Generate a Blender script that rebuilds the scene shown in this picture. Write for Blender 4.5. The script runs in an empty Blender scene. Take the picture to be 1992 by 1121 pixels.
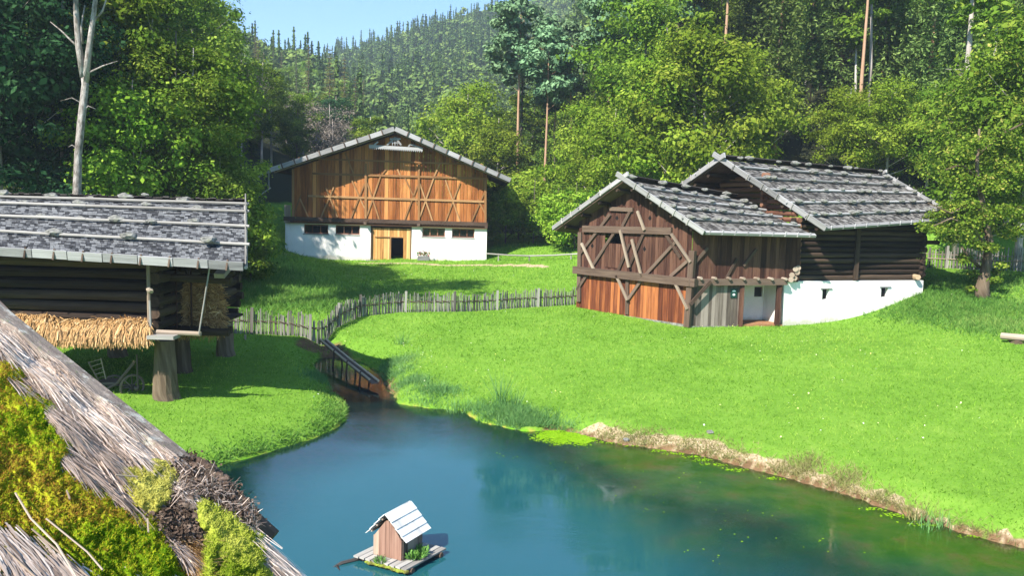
import bpy, math, random
import numpy as np
from mathutils import Vector, noise
random.seed(7); RNG = np.random.default_rng(7)
SC = bpy.context.scene; COL = SC.collection
# ---------------------------------------------------------------- camera
F = 1600.0; PITCH = math.atan(160/1600); ROLL = .027; CAMH = 6.5
_fw = Vector((0, math.cos(PITCH), -math.sin(PITCH))); _r0 = Vector((1, 0, 0)); _u0 = Vector((0, math.sin(PITCH), math.cos(PITCH)))
_r = _r0*math.cos(ROLL) + _u0*math.sin(ROLL); _u = _u0*math.cos(ROLL) - _r0*math.sin(ROLL)
CP = Vector((0, 0, CAMH))
cam = bpy.data.cameras.new('camera'); camo = bpy.data.objects.new('camera', cam); COL.objects.link(camo)
cam.sensor_width = 36; cam.lens = 36*F/1992; cam.clip_start = .1; cam.clip_end = 3000
from mathutils import Matrix
_m = Matrix((_r, _u, -_fw)).transposed().to_4x4(); _m.translation = CP; camo.matrix_world = _m
SC.camera = camo
def ray(x, y): return _fw + _r*((x-996)/F) + _u*((560.5-y)/F)
def az(x, y, z): d = ray(x, y); return CP + d*((z-CAMH)/d.z)          # a photo point seen at height z
def ay(x, y, Y): d = ray(x, y); return CP + d*(Y/d.y)                 # a photo point seen at distance Y
# ---------------------------------------------------------------- sky and sun
W = bpy.data.worlds.new('World'); SC.world = W; W.use_nodes = True
nt = W.node_tree; nt.nodes.clear()
SUN = Vector((-.46, -.575, .69)).normalized()
EL = math.asin(SUN.z); AZ = math.atan2(SUN.x, SUN.y)
sky = nt.nodes.new('ShaderNodeTexSky'); sky.sky_type = 'NISHITA'; sky.sun_disc = False
sky.sun_elevation = EL; sky.sun_rotation = AZ; sky.altitude = 500; sky.air_density = 1.0; sky.dust_density = .15; sky.ozone_density = 3.2
bg = nt.nodes.new('ShaderNodeBackground'); bg.inputs[1].default_value = .10
wo = nt.nodes.new('ShaderNodeOutputWorld')
tint = nt.nodes.new('ShaderNodeMix'); tint.data_type = 'RGBA'; tint.blend_type = 'MULTIPLY'; tint.inputs[0].default_value = 1; tint.inputs[7].default_value = (.80, 1.0, 1.12, 1)
nt.links.new(sky.outputs[0], tint.inputs[6]); nt.links.new(tint.outputs[2], bg.inputs[0]); nt.links.new(bg.outputs[0], wo.inputs[0])
sl = bpy.data.lights.new('sun', 'SUN'); sl.energy = 5.0; sl.angle = math.radians(.53); sl.color = (1, .95, .86)
so = bpy.data.objects.new('sun', sl); COL.objects.link(so); so.rotation_euler = SUN.to_track_quat('Z', 'Y').to_euler()
SC.view_settings.view_transform = 'Standard'; SC.view_settings.look = 'None'; SC.view_settings.gamma = 1
SC.view_settings.exposure = 1.22
SC.cycles.max_bounces = 6; SC.cycles.transparent_max_bounces = 12; SC.cycles.transmission_bounces = 4; SC.cycles.diffuse_bounces = 3
# ---------------------------------------------------------------- objects, names, labels
def tag(o, label=None, cat=None, group=None, kind=None):
    if label: o['label'] = label
    if cat: o['category'] = cat
    if group: o['group'] = group
    if kind: o['kind'] = kind
    return o
def empty(name, loc, label=None, cat=None, group=None):
    o = bpy.data.objects.new(name, None); COL.objects.link(o); o.location = loc; o.empty_display_size = .3
    return tag(o, label, cat, group)
def wloc(o):
    v = Vector((0, 0, 0))
    while o is not None: v = v + o.location; o = o.parent
    return v
class MB:
    """collects solids in world coordinates, then links them as ONE mesh object"""
    def __init__(s): s.v = []; s.f = []; s.var = []; s.loc = []
    def add(s, vs, fs, locs, var=None):
        b = len(s.v); s.v += [tuple(p) for p in vs]; s.loc += locs
        r = random.random() if var is None else var
        for f in fs: s.f.append(tuple(b+i for i in f)); s.var.append(r)
        return s
    def hexa(s, P, var=None, L=None):
        """8 points: 0-3 one end loop, 4-7 the other end loop; grain runs 0->4"""
        P = [Vector(p) for p in P]; o = random.random()*50
        ln = (P[4]-P[0]).length; w = (P[1]-P[0]).length; t = (P[3]-P[0]).length
        L = [(o+a*ln, o+b*w, c*t+o) for a, b, c in ((0,0,0),(0,1,0),(0,1,1),(0,0,1),(1,0,0),(1,1,0),(1,1,1),(1,0,1))]
        return s.add(P, [(3,2,1,0),(4,5,6,7),(0,1,5,4),(1,2,6,5),(2,3,7,6),(3,0,4,7)], L, var)
    def beam(s, p0, p1, w, h, up=(0,0,1), var=None, w1=None, h1=None):
        p0 = Vector(p0); p1 = Vector(p1); d = (p1-p0).normalized(); up = Vector(up)
        sd = d.cross(up)
        if sd.length < 1e-4: sd = d.cross(Vector((0, 1, 0)))
        sd.normalize(); u2 = sd.cross(d)
        w1 = w if w1 is None else w1; h1 = h if h1 is None else h1
        q = []
        for p, a, b in ((p0, w/2, h/2), (p1, w1/2, h1/2)): q += [p-sd*a-u2*b, p+sd*a-u2*b, p+sd*a+u2*b, p-sd*a+u2*b]
        return s.hexa(q, var)
    def tube(s, pts, rad, n=8, var=None, jit=0, cap=True):
        pts = [Vector(p) for p in pts]; m = len(pts)
        if not hasattr(rad, '__len__'): rad = [rad]*m
        o = random.random()*50; V = []; L = []; ln = 0; sd = None
        for i, p in enumerate(pts):
            d = (pts[min(i+1, m-1)]-pts[max(i-1, 0)]).normalized()
            if sd is None:
                sd = d.cross(Vector((0, 0, 1)))
                if sd.length < .1: sd = d.cross(Vector((0, 1, 0)))
            sd = (sd - d*sd.dot(d)).normalized(); u2 = sd.cross(d)
            if i: ln += (p-pts[i-1]).length
            for k in range(n):
                a = 2*math.pi*k/n; r = rad[i]*(1+random.uniform(-jit, jit))
                V.append(p+(sd*math.cos(a)+u2*math.sin(a))*r); L.append((o+ln, o+a*rad[i], o))
        fs = [(i*n+k, i*n+(k+1) % n, (i+1)*n+(k+1) % n, (i+1)*n+k) for i in range(m-1) for k in range(n)]
        if cap: fs += [tuple(range(n))[::-1], tuple((m-1)*n+k for k in range(n))]
        return s.add(V, fs, L, var)
    def quad(s, a, b, c, d, var=None):
        a, b, c, d = map(Vector, (a, b, c, d)); o = random.random()*50
        return s.add([a, b, c, d], [(0,1,2,3)], [(o,o,0),(o+(b-a).length,o,0),(o+(c-d).length,o+(c-b).length,0),(o,o+(d-a).length,0)], var)
    def blob(s, c, r, seed=0, n=2, squash=(1,1,1), rough=.25, var=None):
        import bmesh
        bm = bmesh.new(); bmesh.ops.create_icosphere(bm, subdivisions=n, radius=1)
        V = []
        for v in bm.verts:
            q = v.co.normalized(); k = 1+rough*noise.noise(q*1.7+Vector((seed*3.1, seed, 0)))+rough*.4*noise.noise(q*5+Vector((seed, 0, 0)))
            V.append(Vector(c)+Vector((q.x*squash[0], q.y*squash[1], q.z*squash[2]))*r*k)
        fs = [tuple(v.index for v in f.verts) for f in bm.faces]; L = [tuple(v) for v in V]; bm.free()
        return s.add(V, fs, L, var)
    def build(s, name, mat, parent=None, smooth=False):
        me = bpy.data.meshes.new(name); o0 = wloc(parent) if parent else Vector((0, 0, 0))
        if not parent:
            o0 = Vector(s.v[0])
        me.from_pydata([(x-o0.x, y-o0.y, z-o0.z) for x, y, z in s.v], [], s.f)
        a = me.attributes.new('var', 'FLOAT', 'FACE'); a.data.foreach_set('value', s.var)
        a = me.attributes.new('loc', 'FLOAT_VECTOR', 'POINT'); a.data.foreach_set('vector', [c for l in s.loc for c in l])
        if smooth: me.polygons.foreach_set('use_smooth', [True]*len(me.polygons))
        me.materials.append(mat); me.update()
        o = bpy.data.objects.new(name, me); COL.objects.link(o)
        if parent: o.parent = parent
        else: o.location = o0
        return o
def np_mesh(name, V, Fc, mat, var=None, parent=None, loc=None, smooth=False, vcol=None):
    V = np.asarray(V, np.float32); Fc = np.asarray(Fc, np.int32); k = Fc.shape[1]
    me = bpy.data.meshes.new(name); me.vertices.add(len(V)); me.vertices.foreach_set('co', V.ravel())
    me.loops.add(Fc.size); me.loops.foreach_set('vertex_index', Fc.ravel())
    me.polygons.add(len(Fc)); me.polygons.foreach_set('loop_start', np.arange(0, Fc.size, k, dtype=np.int32)); me.polygons.foreach_set('loop_total', np.full(len(Fc), k, np.int32))
    if smooth: me.polygons.foreach_set('use_smooth', np.ones(len(Fc), bool))
    me.update(calc_edges=True)
    if var is not None:
        a = me.attributes.new('var', 'FLOAT', 'FACE'); a.data.foreach_set('value', np.asarray(var, np.float32))
    if vcol is not None:
        a = me.attributes.new('mask', 'FLOAT_COLOR', 'POINT'); a.data.foreach_set('color', np.asarray(vcol, np.float32).ravel())
    me.materials.append(mat)
    o = bpy.data.objects.new(name, me); COL.objects.link(o)
    if parent: o.parent = parent
    if loc is not None: o.location = loc
    return o
def copy_tree(o, parent=None):
    c = o.copy(); COL.objects.link(c)
    if parent: c.parent = parent
    for ch in [k for k in list(o.children)]: copy_tree(ch, c)
    return c
# ---------------------------------------------------------------- materials
def mat(name, build, **kw):
    m = bpy.data.materials.new(name); m.use_nodes = True; t = m.node_tree; t.nodes.clear()
    out = t.nodes.new('ShaderNodeOutputMaterial')
    class K:
        def n(s, ty, **a):
            x = t.nodes.new('ShaderNode'+ty)
            for k, v in a.items(): setattr(x, k, v)
            return x
        def l(s, a, b): t.links.new(a, b)
        def noise(s, vec, scale, detail=4, rough=.6, dist=0):
            x = s.n('TexNoise'); x.inputs['Scale'].default_value = scale; x.inputs['Detail'].default_value = detail
            x.inputs['Roughness'].default_value = rough; x.inputs['Distortion'].default_value = dist
            if vec is not None: s.l(vec, x.inputs['Vector'])
            return x.outputs['Fac']
        def mapv(s, vec, sc):
            x = s.n('Mapping'); x.inputs['Scale'].default_value = sc; s.l(vec, x.inputs['Vector']); return x.outputs[0]
        def ramp(s, fac, pts, interp='LINEAR'):
            x = s.n('ValToRGB'); cr = x.color_ramp; cr.interpolation = interp
            while len(cr.elements) < len(pts): cr.elements.new(.5)
            for e, (p, c) in zip(cr.elements, pts): e.position = p; e.color = (*c, 1) if len(c) == 3 else c
            s.l(fac, x.inputs[0]); return x.outputs[0]
        def mix(s, f, a, b, mode='MIX'):
            x = s.n('Mix', data_type='RGBA', blend_type=mode)
            for i, v in ((0, f), (6, a), (7, b)):
                if isinstance(v, (int, float)): x.inputs[i].default_value = v
                elif isinstance(v, tuple): x.inputs[i].default_value = (*v, 1)
                else: s.l(v, x.inputs[i])
            return x.outputs[2]
        def math(s, op, a, b=0, c=0):
            x = s.n('Math', operation=op)
            for i, v in enumerate((a, b, c)):
                if isinstance(v, (int, float)): x.inputs[i].default_value = v
                else: s.l(v, x.inputs[i])
            return x.outputs[0]
        def attr(s, name): x = s.n('Attribute', attribute_name=name); return x
        def obj(s): return s.n('TexCoord').outputs['Object']
        def pos(s): return s.n('NewGeometry').outputs['Position']
        def pb(s, col, rough=.8, bump=None, bs=.5, bd=.02, spec=.3, **kw):
            x = s.n('BsdfPrincipled')
            if isinstance(col, tuple): x.inputs['Base Color'].default_value = (*col, 1)
            else: s.l(col, x.inputs['Base Color'])
            if isinstance(rough, (int, float)): x.inputs['Roughness'].default_value = rough
            else: s.l(rough, x.inputs['Roughness'])
            x.inputs['Specular IOR Level'].default_value = spec
            if bump is not None:
                b = s.n('Bump'); b.inputs['Strength'].default_value = bs; b.inputs['Distance'].default_value = bd
                s.l(bump, b.inputs['Height']); s.l(b.outputs[0], x.inputs['Normal'])
            return x.outputs[0]
    k = K(); k.t = t; sh = build(k); k.l(sh, out.inputs['Surface']); return m
def wood(name, dark, mid, light, streak=14, varamt=.6, bump=.6):
    def b(k):
        L = k.attr('loc').outputs['Vector']; va = k.attr('var').outputs['Fac']
        g = k.noise(k.mapv(L, (.7, streak, streak)), 1, 6, .65, .3)
        big = k.noise(k.mapv(L, (.5, 2.5, 2.5)), 1, 3)
        f = k.math('ADD', k.math('MULTIPLY', g, .55), k.math('ADD', k.math('MULTIPLY', va, varamt*.5), k.math('MULTIPLY', big, .45-.25*varamt)))
        c = k.ramp(f, [(.30, dark), (.52, mid), (.78, light)])
        return k.pb(c, .85, k.noise(k.mapv(L, (.9, streak*1.6, streak*1.6)), 1, 4, .7), bump, .015, .2)
    return mat(name, b)
M = {}
M['orange_planks'] = wood('orange_planks', (.045, .016, .007), (.31, .105, .028), (.64, .28, .09), 16, .75)
M['orange_beam'] = wood('orange_beam', (.10, .05, .02), (.28, .14, .055), (.45, .26, .12))
M['door_planks'] = wood('door_planks', (.22, .10, .03), (.55, .28, .09), (.75, .46, .19), 9, .8)
M['red_planks'] = wood('red_planks', (.03, .010, .007), (.14, .040, .017), (.42, .15, .05), 9, .7)
M['brown_planks'] = wood('brown_planks', (.012, .006, .004), (.052, .022, .015), (.14, .07, .045), 9, .6)
M['dark_beam'] = wood('dark_beam', (.03, .018, .012), (.085, .055, .04), (.17, .12, .09))
M['pale_brace'] = wood('pale_brace', (.12, .09, .07), (.26, .2, .15), (.4, .33, .26))
M['grey_planks'] = wood('grey_planks', (.04, .030, .024), (.13, .105, .085), (.28, .235, .20), 9, .8)
M['old_logs'] = wood('old_logs', (.008, .005, .004), (.030, .019, .013), (.09, .06, .04), 10)
M['red_logs'] = wood('red_logs', (.05, .02, .012), (.17, .075, .045), (.30, .16, .1), 10)
M['grey_board'] = wood('grey_board', (.10, .10, .098), (.25, .245, .24), (.40, .39, .385), 12, .7)
M['shingle'] = wood('shingle', (.018, .016, .015), (.070, .065, .060), (.20, .19, .178), 10, .9)
M['slate_shingle'] = wood('slate_shingle', (.014, .0145, .016), (.052, .053, .058), (.175, .178, .182), 10, 1.0)
M['pale_pole'] = wood('pale_pole', (.11, .10, .09), (.26, .245, .22), (.42, .40, .365), 10, .6)
M['picket'] = wood('picket', (.045, .04, .035), (.13, .12, .105), (.28, .265, .235), 10, 1.0)
M['cut_end'] = wood('cut_end', (.3, .2, .12), (.45, .32, .2), (.6, .46, .3))
M['trunk'] = wood('trunk_wood', (.03, .02, .013), (.10, .07, .045), (.26, .2, .14), 6, .4, 1.)
M['ridge'] = wood('ridge_wood', (.012, .01, .01), (.035, .03, .028), (.09, .08, .075))
def plaster(k):
    P = k.obj(); n = k.noise(P, .8, 5); n2 = k.noise(P, 9, 4)
    c = k.ramp(n, [(.3, (.74, .71, .66)), (.7, (.86, .835, .79))])
    sp = k.n('SeparateXYZ'); k.l(P, sp.inputs[0]); hgt = k.math('SUBTRACT', k.math('ADD', sp.outputs[2], k.math('MULTIPLY', k.noise(P, 1.7, 5, .7), .9)), .52)
    c = k.mix(k.ramp(hgt, [(.0, (.65, .65, .65)), (.22, (0, 0, 0))]), c, (.42, .37, .27))
    c = k.mix(k.ramp(k.noise(k.mapv(P, (2.2, 2.2, .5)), 1, 5, .7), [(.60, (0, 0, 0)), (.74, (.5, .5, .5))]), c, (.50, .47, .40))
    return k.pb(c, .9, n2, .35, .02, .15)
M['plaster'] = mat('plaster', plaster)
M['black'] = mat('painted_interior_shade', lambda k: k.pb((.006, .005, .005), .9))  # near-black colour standing in for the shade inside openings
M['glass'] = mat('window_glass', lambda k: k.pb((.012, .013, .014), .08, spec=.5))  # near-black pane colour stands in for the unlit rooms behind
def stone(k):
    P = k.obj(); n = k.noise(P, 7, 6); m_ = k.noise(P, 2.5, 3)
    c = k.ramp(n, [(.3, (.08, .08, .07)), (.55, (.22, .215, .195)), (.75, (.36, .35, .32))])
    c = k.mix(k.ramp(m_, [(.55, (0, 0, 0)), (.7, (.6, .6, .6))]), c, (.22, .24, .12))
    return k.pb(c, .9, n, .8, .03)
M['stone'] = mat('stone', stone)
def straw(k):
    va = k.attr('var').outputs['Fac']
    return k.pb(k.ramp(va, [(0, (.09, .05, .02)), (.4, (.32, .17, .06)), (.8, (.56, .34, .14)), (1, (.66, .48, .26))]), .7)
M['straw'] = mat('straw', straw)
def oldstraw(k):
    va = k.attr('var').outputs['Fac']
    return k.pb(k.ramp(va, [(0, (.07, .05, .045)), (.4, (.25, .18, .14)), (.8, (.56, .44, .36)), (1, (.80, .68, .58))]), .75)
M['oldstraw'] = mat('old_straw', oldstraw)
# ---------------------------------------------------------------- terrain
CT = []
def ctz(x, y, z): p = az(x, y, z); CT.append((p.x, p.y, p.z))
def cty(x, y, Y): p = ay(x, y, Y); CT.append((p.x, p.y, p.z))
for x, y, z in [(1338,640,.98),(1122,600,1.2),(320,777,.58),(352,722,.62),(300,840,.45),(560,800,.42),(620,790,.4),(450,760,.5),(500,660,.78),(620,657,.62),
                (700,617,.98),(890,606,1.1),(1020,600,1.15),(1118,596,1.2),(565,502,2.1),(775,507,2.08),(945,510,2.1),(1000,700,.62),(1200,720,.65),(1400,720,.75),(1600,740,.85),
                (1800,780,.9),(1950,850,.85),(760,690,.62),(850,740,.35),(1000,780,.35),(1150,790,.45),(1400,840,.42),(1700,930,.4),(1900,1000,.4),(1520,637,1.08),(1440,639,1.02),
                (0,800,.6),(150,760,.6),(1000,645,.95)]: ctz(x, y, z)
for x, y, Y in [(1600,631,40.4),(1680,617,41),(1735,598,41.8),(1795,568,42.4),(1800,524,48),(1992,534,44),(1910,584,42),(1960,664,33),(1992,720,28),(1860,600,40),(1050,465,78),(1100,462,70),
                (550,452,72),(548,470,66),(490,455,60),(470,520,50),(450,600,40),(1050,522,58),(700,540,54),(880,550,52),(300,560,42),(1850,480,58)]: cty(x, y, Y)
CT += [(-16, 30, .7), (-20, 36, 1.2), (-22, 22, .8), (-26, 10, 1.0), (-12, 8, .5), (-9, 14, .35), (14, 8, .6), (26, 12, 1.2), (34, 28, 3.0), (38, 45, 5), (30, 60, 6), (-30, 60, 5), (-9, 80, 3.4), (-22, 80, 5), (8, 80, 4.5), (0, 0, 1.5), (0, -10, 3), (12, 50, 2.4), (16, 52, 3.0), (20, 50, 3.4)]
_c = np.array(CT)
def _tps(r): return np.where(r > 1e-9, r*r*np.log(np.maximum(r, 1e-9)), 0)
_n = len(_c); _K = _tps(np.hypot(_c[:, None, 0]-_c[None, :, 0], _c[:, None, 1]-_c[None, :, 1])) + np.eye(_n)*4.0
_A = np.zeros((_n+3, _n+3)); _A[:_n, :_n] = _K; _A[:_n, _n] = 1; _A[:_n, _n+1:] = _c[:, :2]; _A[_n:, :_n] = _A[:_n, _n:].T
_w = np.linalg.solve(_A, np.concatenate([_c[:, 2], [0, 0, 0]]))
def base_z(X, Y):
    X = np.clip(X, -30, 40); Y = np.clip(Y, -10, 82)
    out = np.full(X.shape, _w[_n]) + _w[_n+1]*X + _w[_n+2]*Y
    for i in range(_n): out += _w[i]*_tps(np.hypot(X-_c[i, 0], Y-_c[i, 1]))
    return out
def sst(t): t = np.clip(t, 0, 1); return t*t*(3-2*t)
def ang(x, y): d = ray(x, y); return d.x/d.y
LA = [(ang(300, 0), 46), (ang(420, 0), 40), (ang(520, 40), 32), (ang(600, 72), 30), (ang(640, 78), 27), (ang(720, 90), 14), (ang(820, 90), 3), (ang(1000, 0), 0)]
FA = [(ang(560, 85), 55), (ang(640, 88), 68), (ang(690, 72), 74), (ang(800, 46), 86), (ang(900, 14), 98), (ang(1000, 2), 104), (ang(1150, -30), 114), (ang(1500, -60), 115)]
def hills(X, Y):
    D = np.hypot(X, Y); A = np.where(Y > 1, X/np.maximum(Y, 1), np.sign(X)*9)
    zl = np.interp(A, [a for a, _ in LA], [z for _, z in LA]); zf = np.interp(A, [a for a, _ in FA], [z for _, z in FA])
    front = sst((Y-20)/60)
    h1 = zl*np.clip((D-95)/165, 0, 1.15)**1.15*front
    h2 = zf*np.clip((D-150)/330, 0, 1.05)**1.2*front
    q = (Y-60)*.9 + (X-22)*.4
    h3 = np.minimum(np.maximum(q, 0)**1.0*.42, 60)*sst((X-2)/22)
    q = (-X-25)*.9 + (Y-50)*.1
    h4 = np.minimum(np.maximum(q, 0)*.45, 40)
    return np.maximum(np.maximum(h1, h2), np.maximum(h3, h4))
POND = [az(*p, 0) for p in [(300,1000),(410,915),(455,898),(560,870),(640,842),(673,815),(676,792),(650,768),(628,735),(608,712),(618,698),(650,694),(700,702),(735,722),(752,748),(772,786),(850,797),(905,800),(935,822),(1010,838),(1090,838),
        (1200,864),(1350,884),(1500,922),(1650,964),(1760,1002),(1850,1032),(1992,1068)]]
POND = [(p.x, p.y) for p in POND] + [(13.5, 13.5), (14, 9), (8, 5), (0, 3.6), (-6, 5), (-8.5, 10), (-8.6, 15)]
STREAM = [az(625, 650, .62), az(640, 672, .35), az(660, 692, .1), az(680, 705, .0)]
PP = np.array(POND)
def sdist(X, Y, poly):
    """signed distance to a polygon, negative inside"""
    best = np.full(X.shape, 1e9); ins = np.zeros(X.shape, bool); n = len(poly)
    for i in range(n):
        x0, y0 = poly[i]; x1, y1 = poly[(i+1) % n]; dx, dy = x1-x0, y1-y0
        t = np.clip(((X-x0)*dx+(Y-y0)*dy)/(dx*dx+dy*dy), 0, 1)
        best = np.minimum(best, np.hypot(X-x0-t*dx, Y-y0-t*dy))
        c = ((y0 > Y) != (y1 > Y)) & (X < (x1-x0)*(Y-y0)/((y1-y0) if abs(y1-y0) > 1e-9 else 1e-9)+x0); ins ^= c
    return np.where(ins, -best, best)
def pdist(X, Y, pts):
    best = np.full(X.shape, 1e9)
    for a, b in zip(pts, pts[1:]):
        dx, dy = b[0]-a[0], b[1]-a[1]; t = np.clip(((X-a[0])*dx+(Y-a[1])*dy)/(dx*dx+dy*dy), 0, 1)
        best = np.minimum(best, np.hypot(X-a[0]-t*dx, Y-a[1]-t*dy))
    return best
def wob(X, Y, s, k=0): # cheap smooth noise
    return (np.sin(X*1.3*s+k)+np.sin(Y*1.7*s+2*k+1)+np.sin((X+Y)*.9*s+3+k)+np.sin((X-1.3*Y)*2.3*s+k*.7))/4
def ground_z(X, Y):
    X = np.asarray(X, float); Y = np.asarray(Y, float)
    z = base_z(X, Y) + hills(X, Y) + .035*wob(X, Y, 1.1) + .015*wob(X, Y, 3.7, 2)
    near = (X > -16) & (X < 22) & (Y > 2) & (Y < 46)
    if near.any():
        xs, ys, zs = X[near], Y[near], z[near]
        d = sdist(xs, ys, POND) + .12*wob(xs, ys, 2.6, 5)
        right = (ys < 25.5) & (xs > 1.5)
        bank = np.where(right, .05, .08)+.42*np.maximum(d, 0)
        zo = np.minimum(np.maximum(zs, .12), bank+.0)
        zi = np.maximum(-.06+np.interp(xs, [0, 4], [.40, .22])*d, -1.7)
        zz = np.where(d > 0, zo, zi); t = np.clip(d/.12+.5, 0, 1); zz = np.where(np.abs(d) < .06, zi*(1-t)+zo*t, zz)
        ds = pdist(xs, ys, [(p.x, p.y) for p in STREAM]); 
        sz = np.interp(ys, [STREAM[3].y, STREAM[0].y], [-.1, .45])
        zz = np.where(ds < 1.1, np.minimum(zz, sz+np.maximum(ds-.25, 0)*.7), zz)
        z[near] = zz
    return z
def gz(x, y): return float(ground_z(np.array([x]), np.array([y]))[0])
def axis(segs):
    out = []
    for a, b, s in segs: out += list(np.arange(a, b, s))
    return np.array(out+[segs[-1][1]])
GX = axis([(-700, -200, 25), (-200, -60, 6), (-60, -26, 1.5), (-26, -13, .6), (-13, 14, .22), (14, 30, .45), (30, 60, 1.5), (60, 200, 6), (200, 800, 25)])
GY = axis([(-120, -10, 10), (-10, 4, 1.5), (4, 33, .22), (33, 52, .4), (52, 80, .9), (80, 130, 2.5), (130, 320, 8), (320, 900, 16), (900, 1400, 60)])
gx, gy = np.meshgrid(GX, GY); gzv = ground_z(gx.ravel(), gy.ravel())
SD = sdist(gx.ravel(), gy.ravel(), POND)
BARE = [az(*p, .25) for p in [(1120, 826), (1200, 826), (1290, 836), (1420, 868), (1560, 915), (1700, 968), (1820, 1010), (1992, 1070)]]
DIRT1 = [az(600, 664, .6), az(640, 662, .6), az(665, 690, .4)]
px_, py_ = gx.ravel(), gy.ravel()
wig = .18*wob(px_, py_, 3.1, 1)+.12*wob(px_, py_, 7.7, 4)
sand = np.clip(1.0-(pdist(px_, py_, [(p.x, p.y) for p in BARE])+wig*1.6)/.62, 0, 1)
_sw = np.interp(px_, [1.9, 2.6, 5.5, 8, 11], [0, .8, .7, .4, .25]); sand = np.clip(1.1-(SD+wig*1.3)/np.maximum(_sw, .05)*.9, 0, 1)*(px_ > 1.9)*(SD > -.15)*(py_ < 26)
mud = np.clip(1.2-(np.hypot((px_-az(700, 775, 0).x)/1.6, (py_-az(700, 760, 0).y)/3.2)), 0, 1)*(SD < .3)
mud = np.maximum(mud, np.clip(1.3-(pdist(px_, py_, [(p.x, p.y) for p in DIRT1])+wig)/.6, 0, 1)*(SD > -.2))
mud = np.maximum(mud, np.clip(1.15-np.abs(SD+.0)/.2, 0, 1)*(px_ > 1)*.9)
PATH = [az(700, 506, 2.1), az(815, 509, 2.1), az(860, 513, 2.05), az(930, 515, 2.0), az(1010, 518, 2.1), az(1060, 520, 2.2)]
pathm = np.clip(1.25-pdist(px_, py_, [(p.x, p.y) for p in PATH])/.55, 0, 1)
wl = [az(545, 452, 4.8), az(551, 470, 3.6), az(556, 490, 2.5)]
pathm = np.maximum(pathm, .8*np.clip(1.1-np.hypot(px_-wl[1].x, (py_-wl[1].y)*.6)/.7, 0, 1))
fgrass = np.clip((py_-42)/30, 0, 1)
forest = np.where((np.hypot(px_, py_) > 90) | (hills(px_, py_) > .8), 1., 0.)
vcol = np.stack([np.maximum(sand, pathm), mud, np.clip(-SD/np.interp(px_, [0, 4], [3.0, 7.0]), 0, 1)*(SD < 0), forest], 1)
nx, ny = len(GX), len(GY)
idx = np.arange(nx*ny).reshape(ny, nx)
fc = np.stack([idx[:-1, :-1].ravel(), idx[:-1, 1:].ravel(), idx[1:, 1:].ravel(), idx[1:, :-1].ravel()], 1)
def ground_mat(k):
    P = k.pos(); a = k.attr('mask'); sep = k.n('SeparateColor'); k.l(a.outputs['Color'], sep.inputs[0])
    n1 = k.noise(P, .35, 4); n2 = k.noise(P, 2.2, 5); n3 = k.noise(P, 14, 5, .7); n0 = k.noise(P, .12, 3); n4 = k.noise(P, 45, 3, .7)
    g = k.math('ADD', k.math('MULTIPLY', n1, .35), k.math('ADD', k.math('MULTIPLY', n2, .3), k.math('MULTIPLY', n3, .35)))
    gr = k.ramp(g, [(.3, (.08, .18, .016)), (.5, (.155, .31, .032)), (.7, (.25, .40, .06))])
    sd = k.ramp(n3, [(.3, (.26, .17, .09)), (.5, (.48, .37, .23)), (.7, (.62, .51, .36))])
    tuft = k.ramp(n3, [(.5, (0, 0, 0)), (.56, (1, 1, 1))])
    edge = k.math('MULTIPLY', sep.outputs[0], 1.6)
    edge = k.math('SUBTRACT', edge, k.math('MULTIPLY', k.noise(P, 3.1, 5, .7), .8)); edge = k.ramp(edge, [(.25, (0, 0, 0)), (.45, (1, 1, 1))])
    c = k.mix(edge, gr, sd)
    md = k.ramp(n2, [(.3, (.12, .07, .035)), (.7, (.26, .16, .08))])
    c = k.mix(k.ramp(sep.outputs[1], [(.25, (0, 0, 0)), (.6, (1, 1, 1))]), c, md)
    # below the water: green algae on the shallow slope, dark teal silt deeper, the water's dimming put into its colour
    al = k.mix(k.ramp(n2, [(.38, (0, 0, 0)), (.62, (1, 1, 1))]), (.12, .34, .010), (.36, .30, .06))
    bot = k.mix(k.ramp(sep.outputs[2], [(.30, (0, 0, 0)), (.75, (1, 1, 1))]), al, (.045, .12, .09))
    bot = k.mix(k.ramp(sep.outputs[1], [(.1, (0, 0, 0)), (.5, (1, 1, 1))]), bot, md)
    under = k.ramp(sep.outputs[2], [(.005, (0, 0, 0)), (.03, (1, 1, 1))])
    c = k.mix(under, c, bot)
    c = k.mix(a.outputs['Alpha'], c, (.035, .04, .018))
    return k.pb(c, .9, k.math('ADD', n3, n4), .7, .05, .1)
M['ground'] = mat('ground_grass', ground_mat)
g = np_mesh('ground', np.stack([px_, py_, gzv], 1), fc, M['ground'], vcol=vcol, smooth=True)
tag(g, kind='structure')
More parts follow.
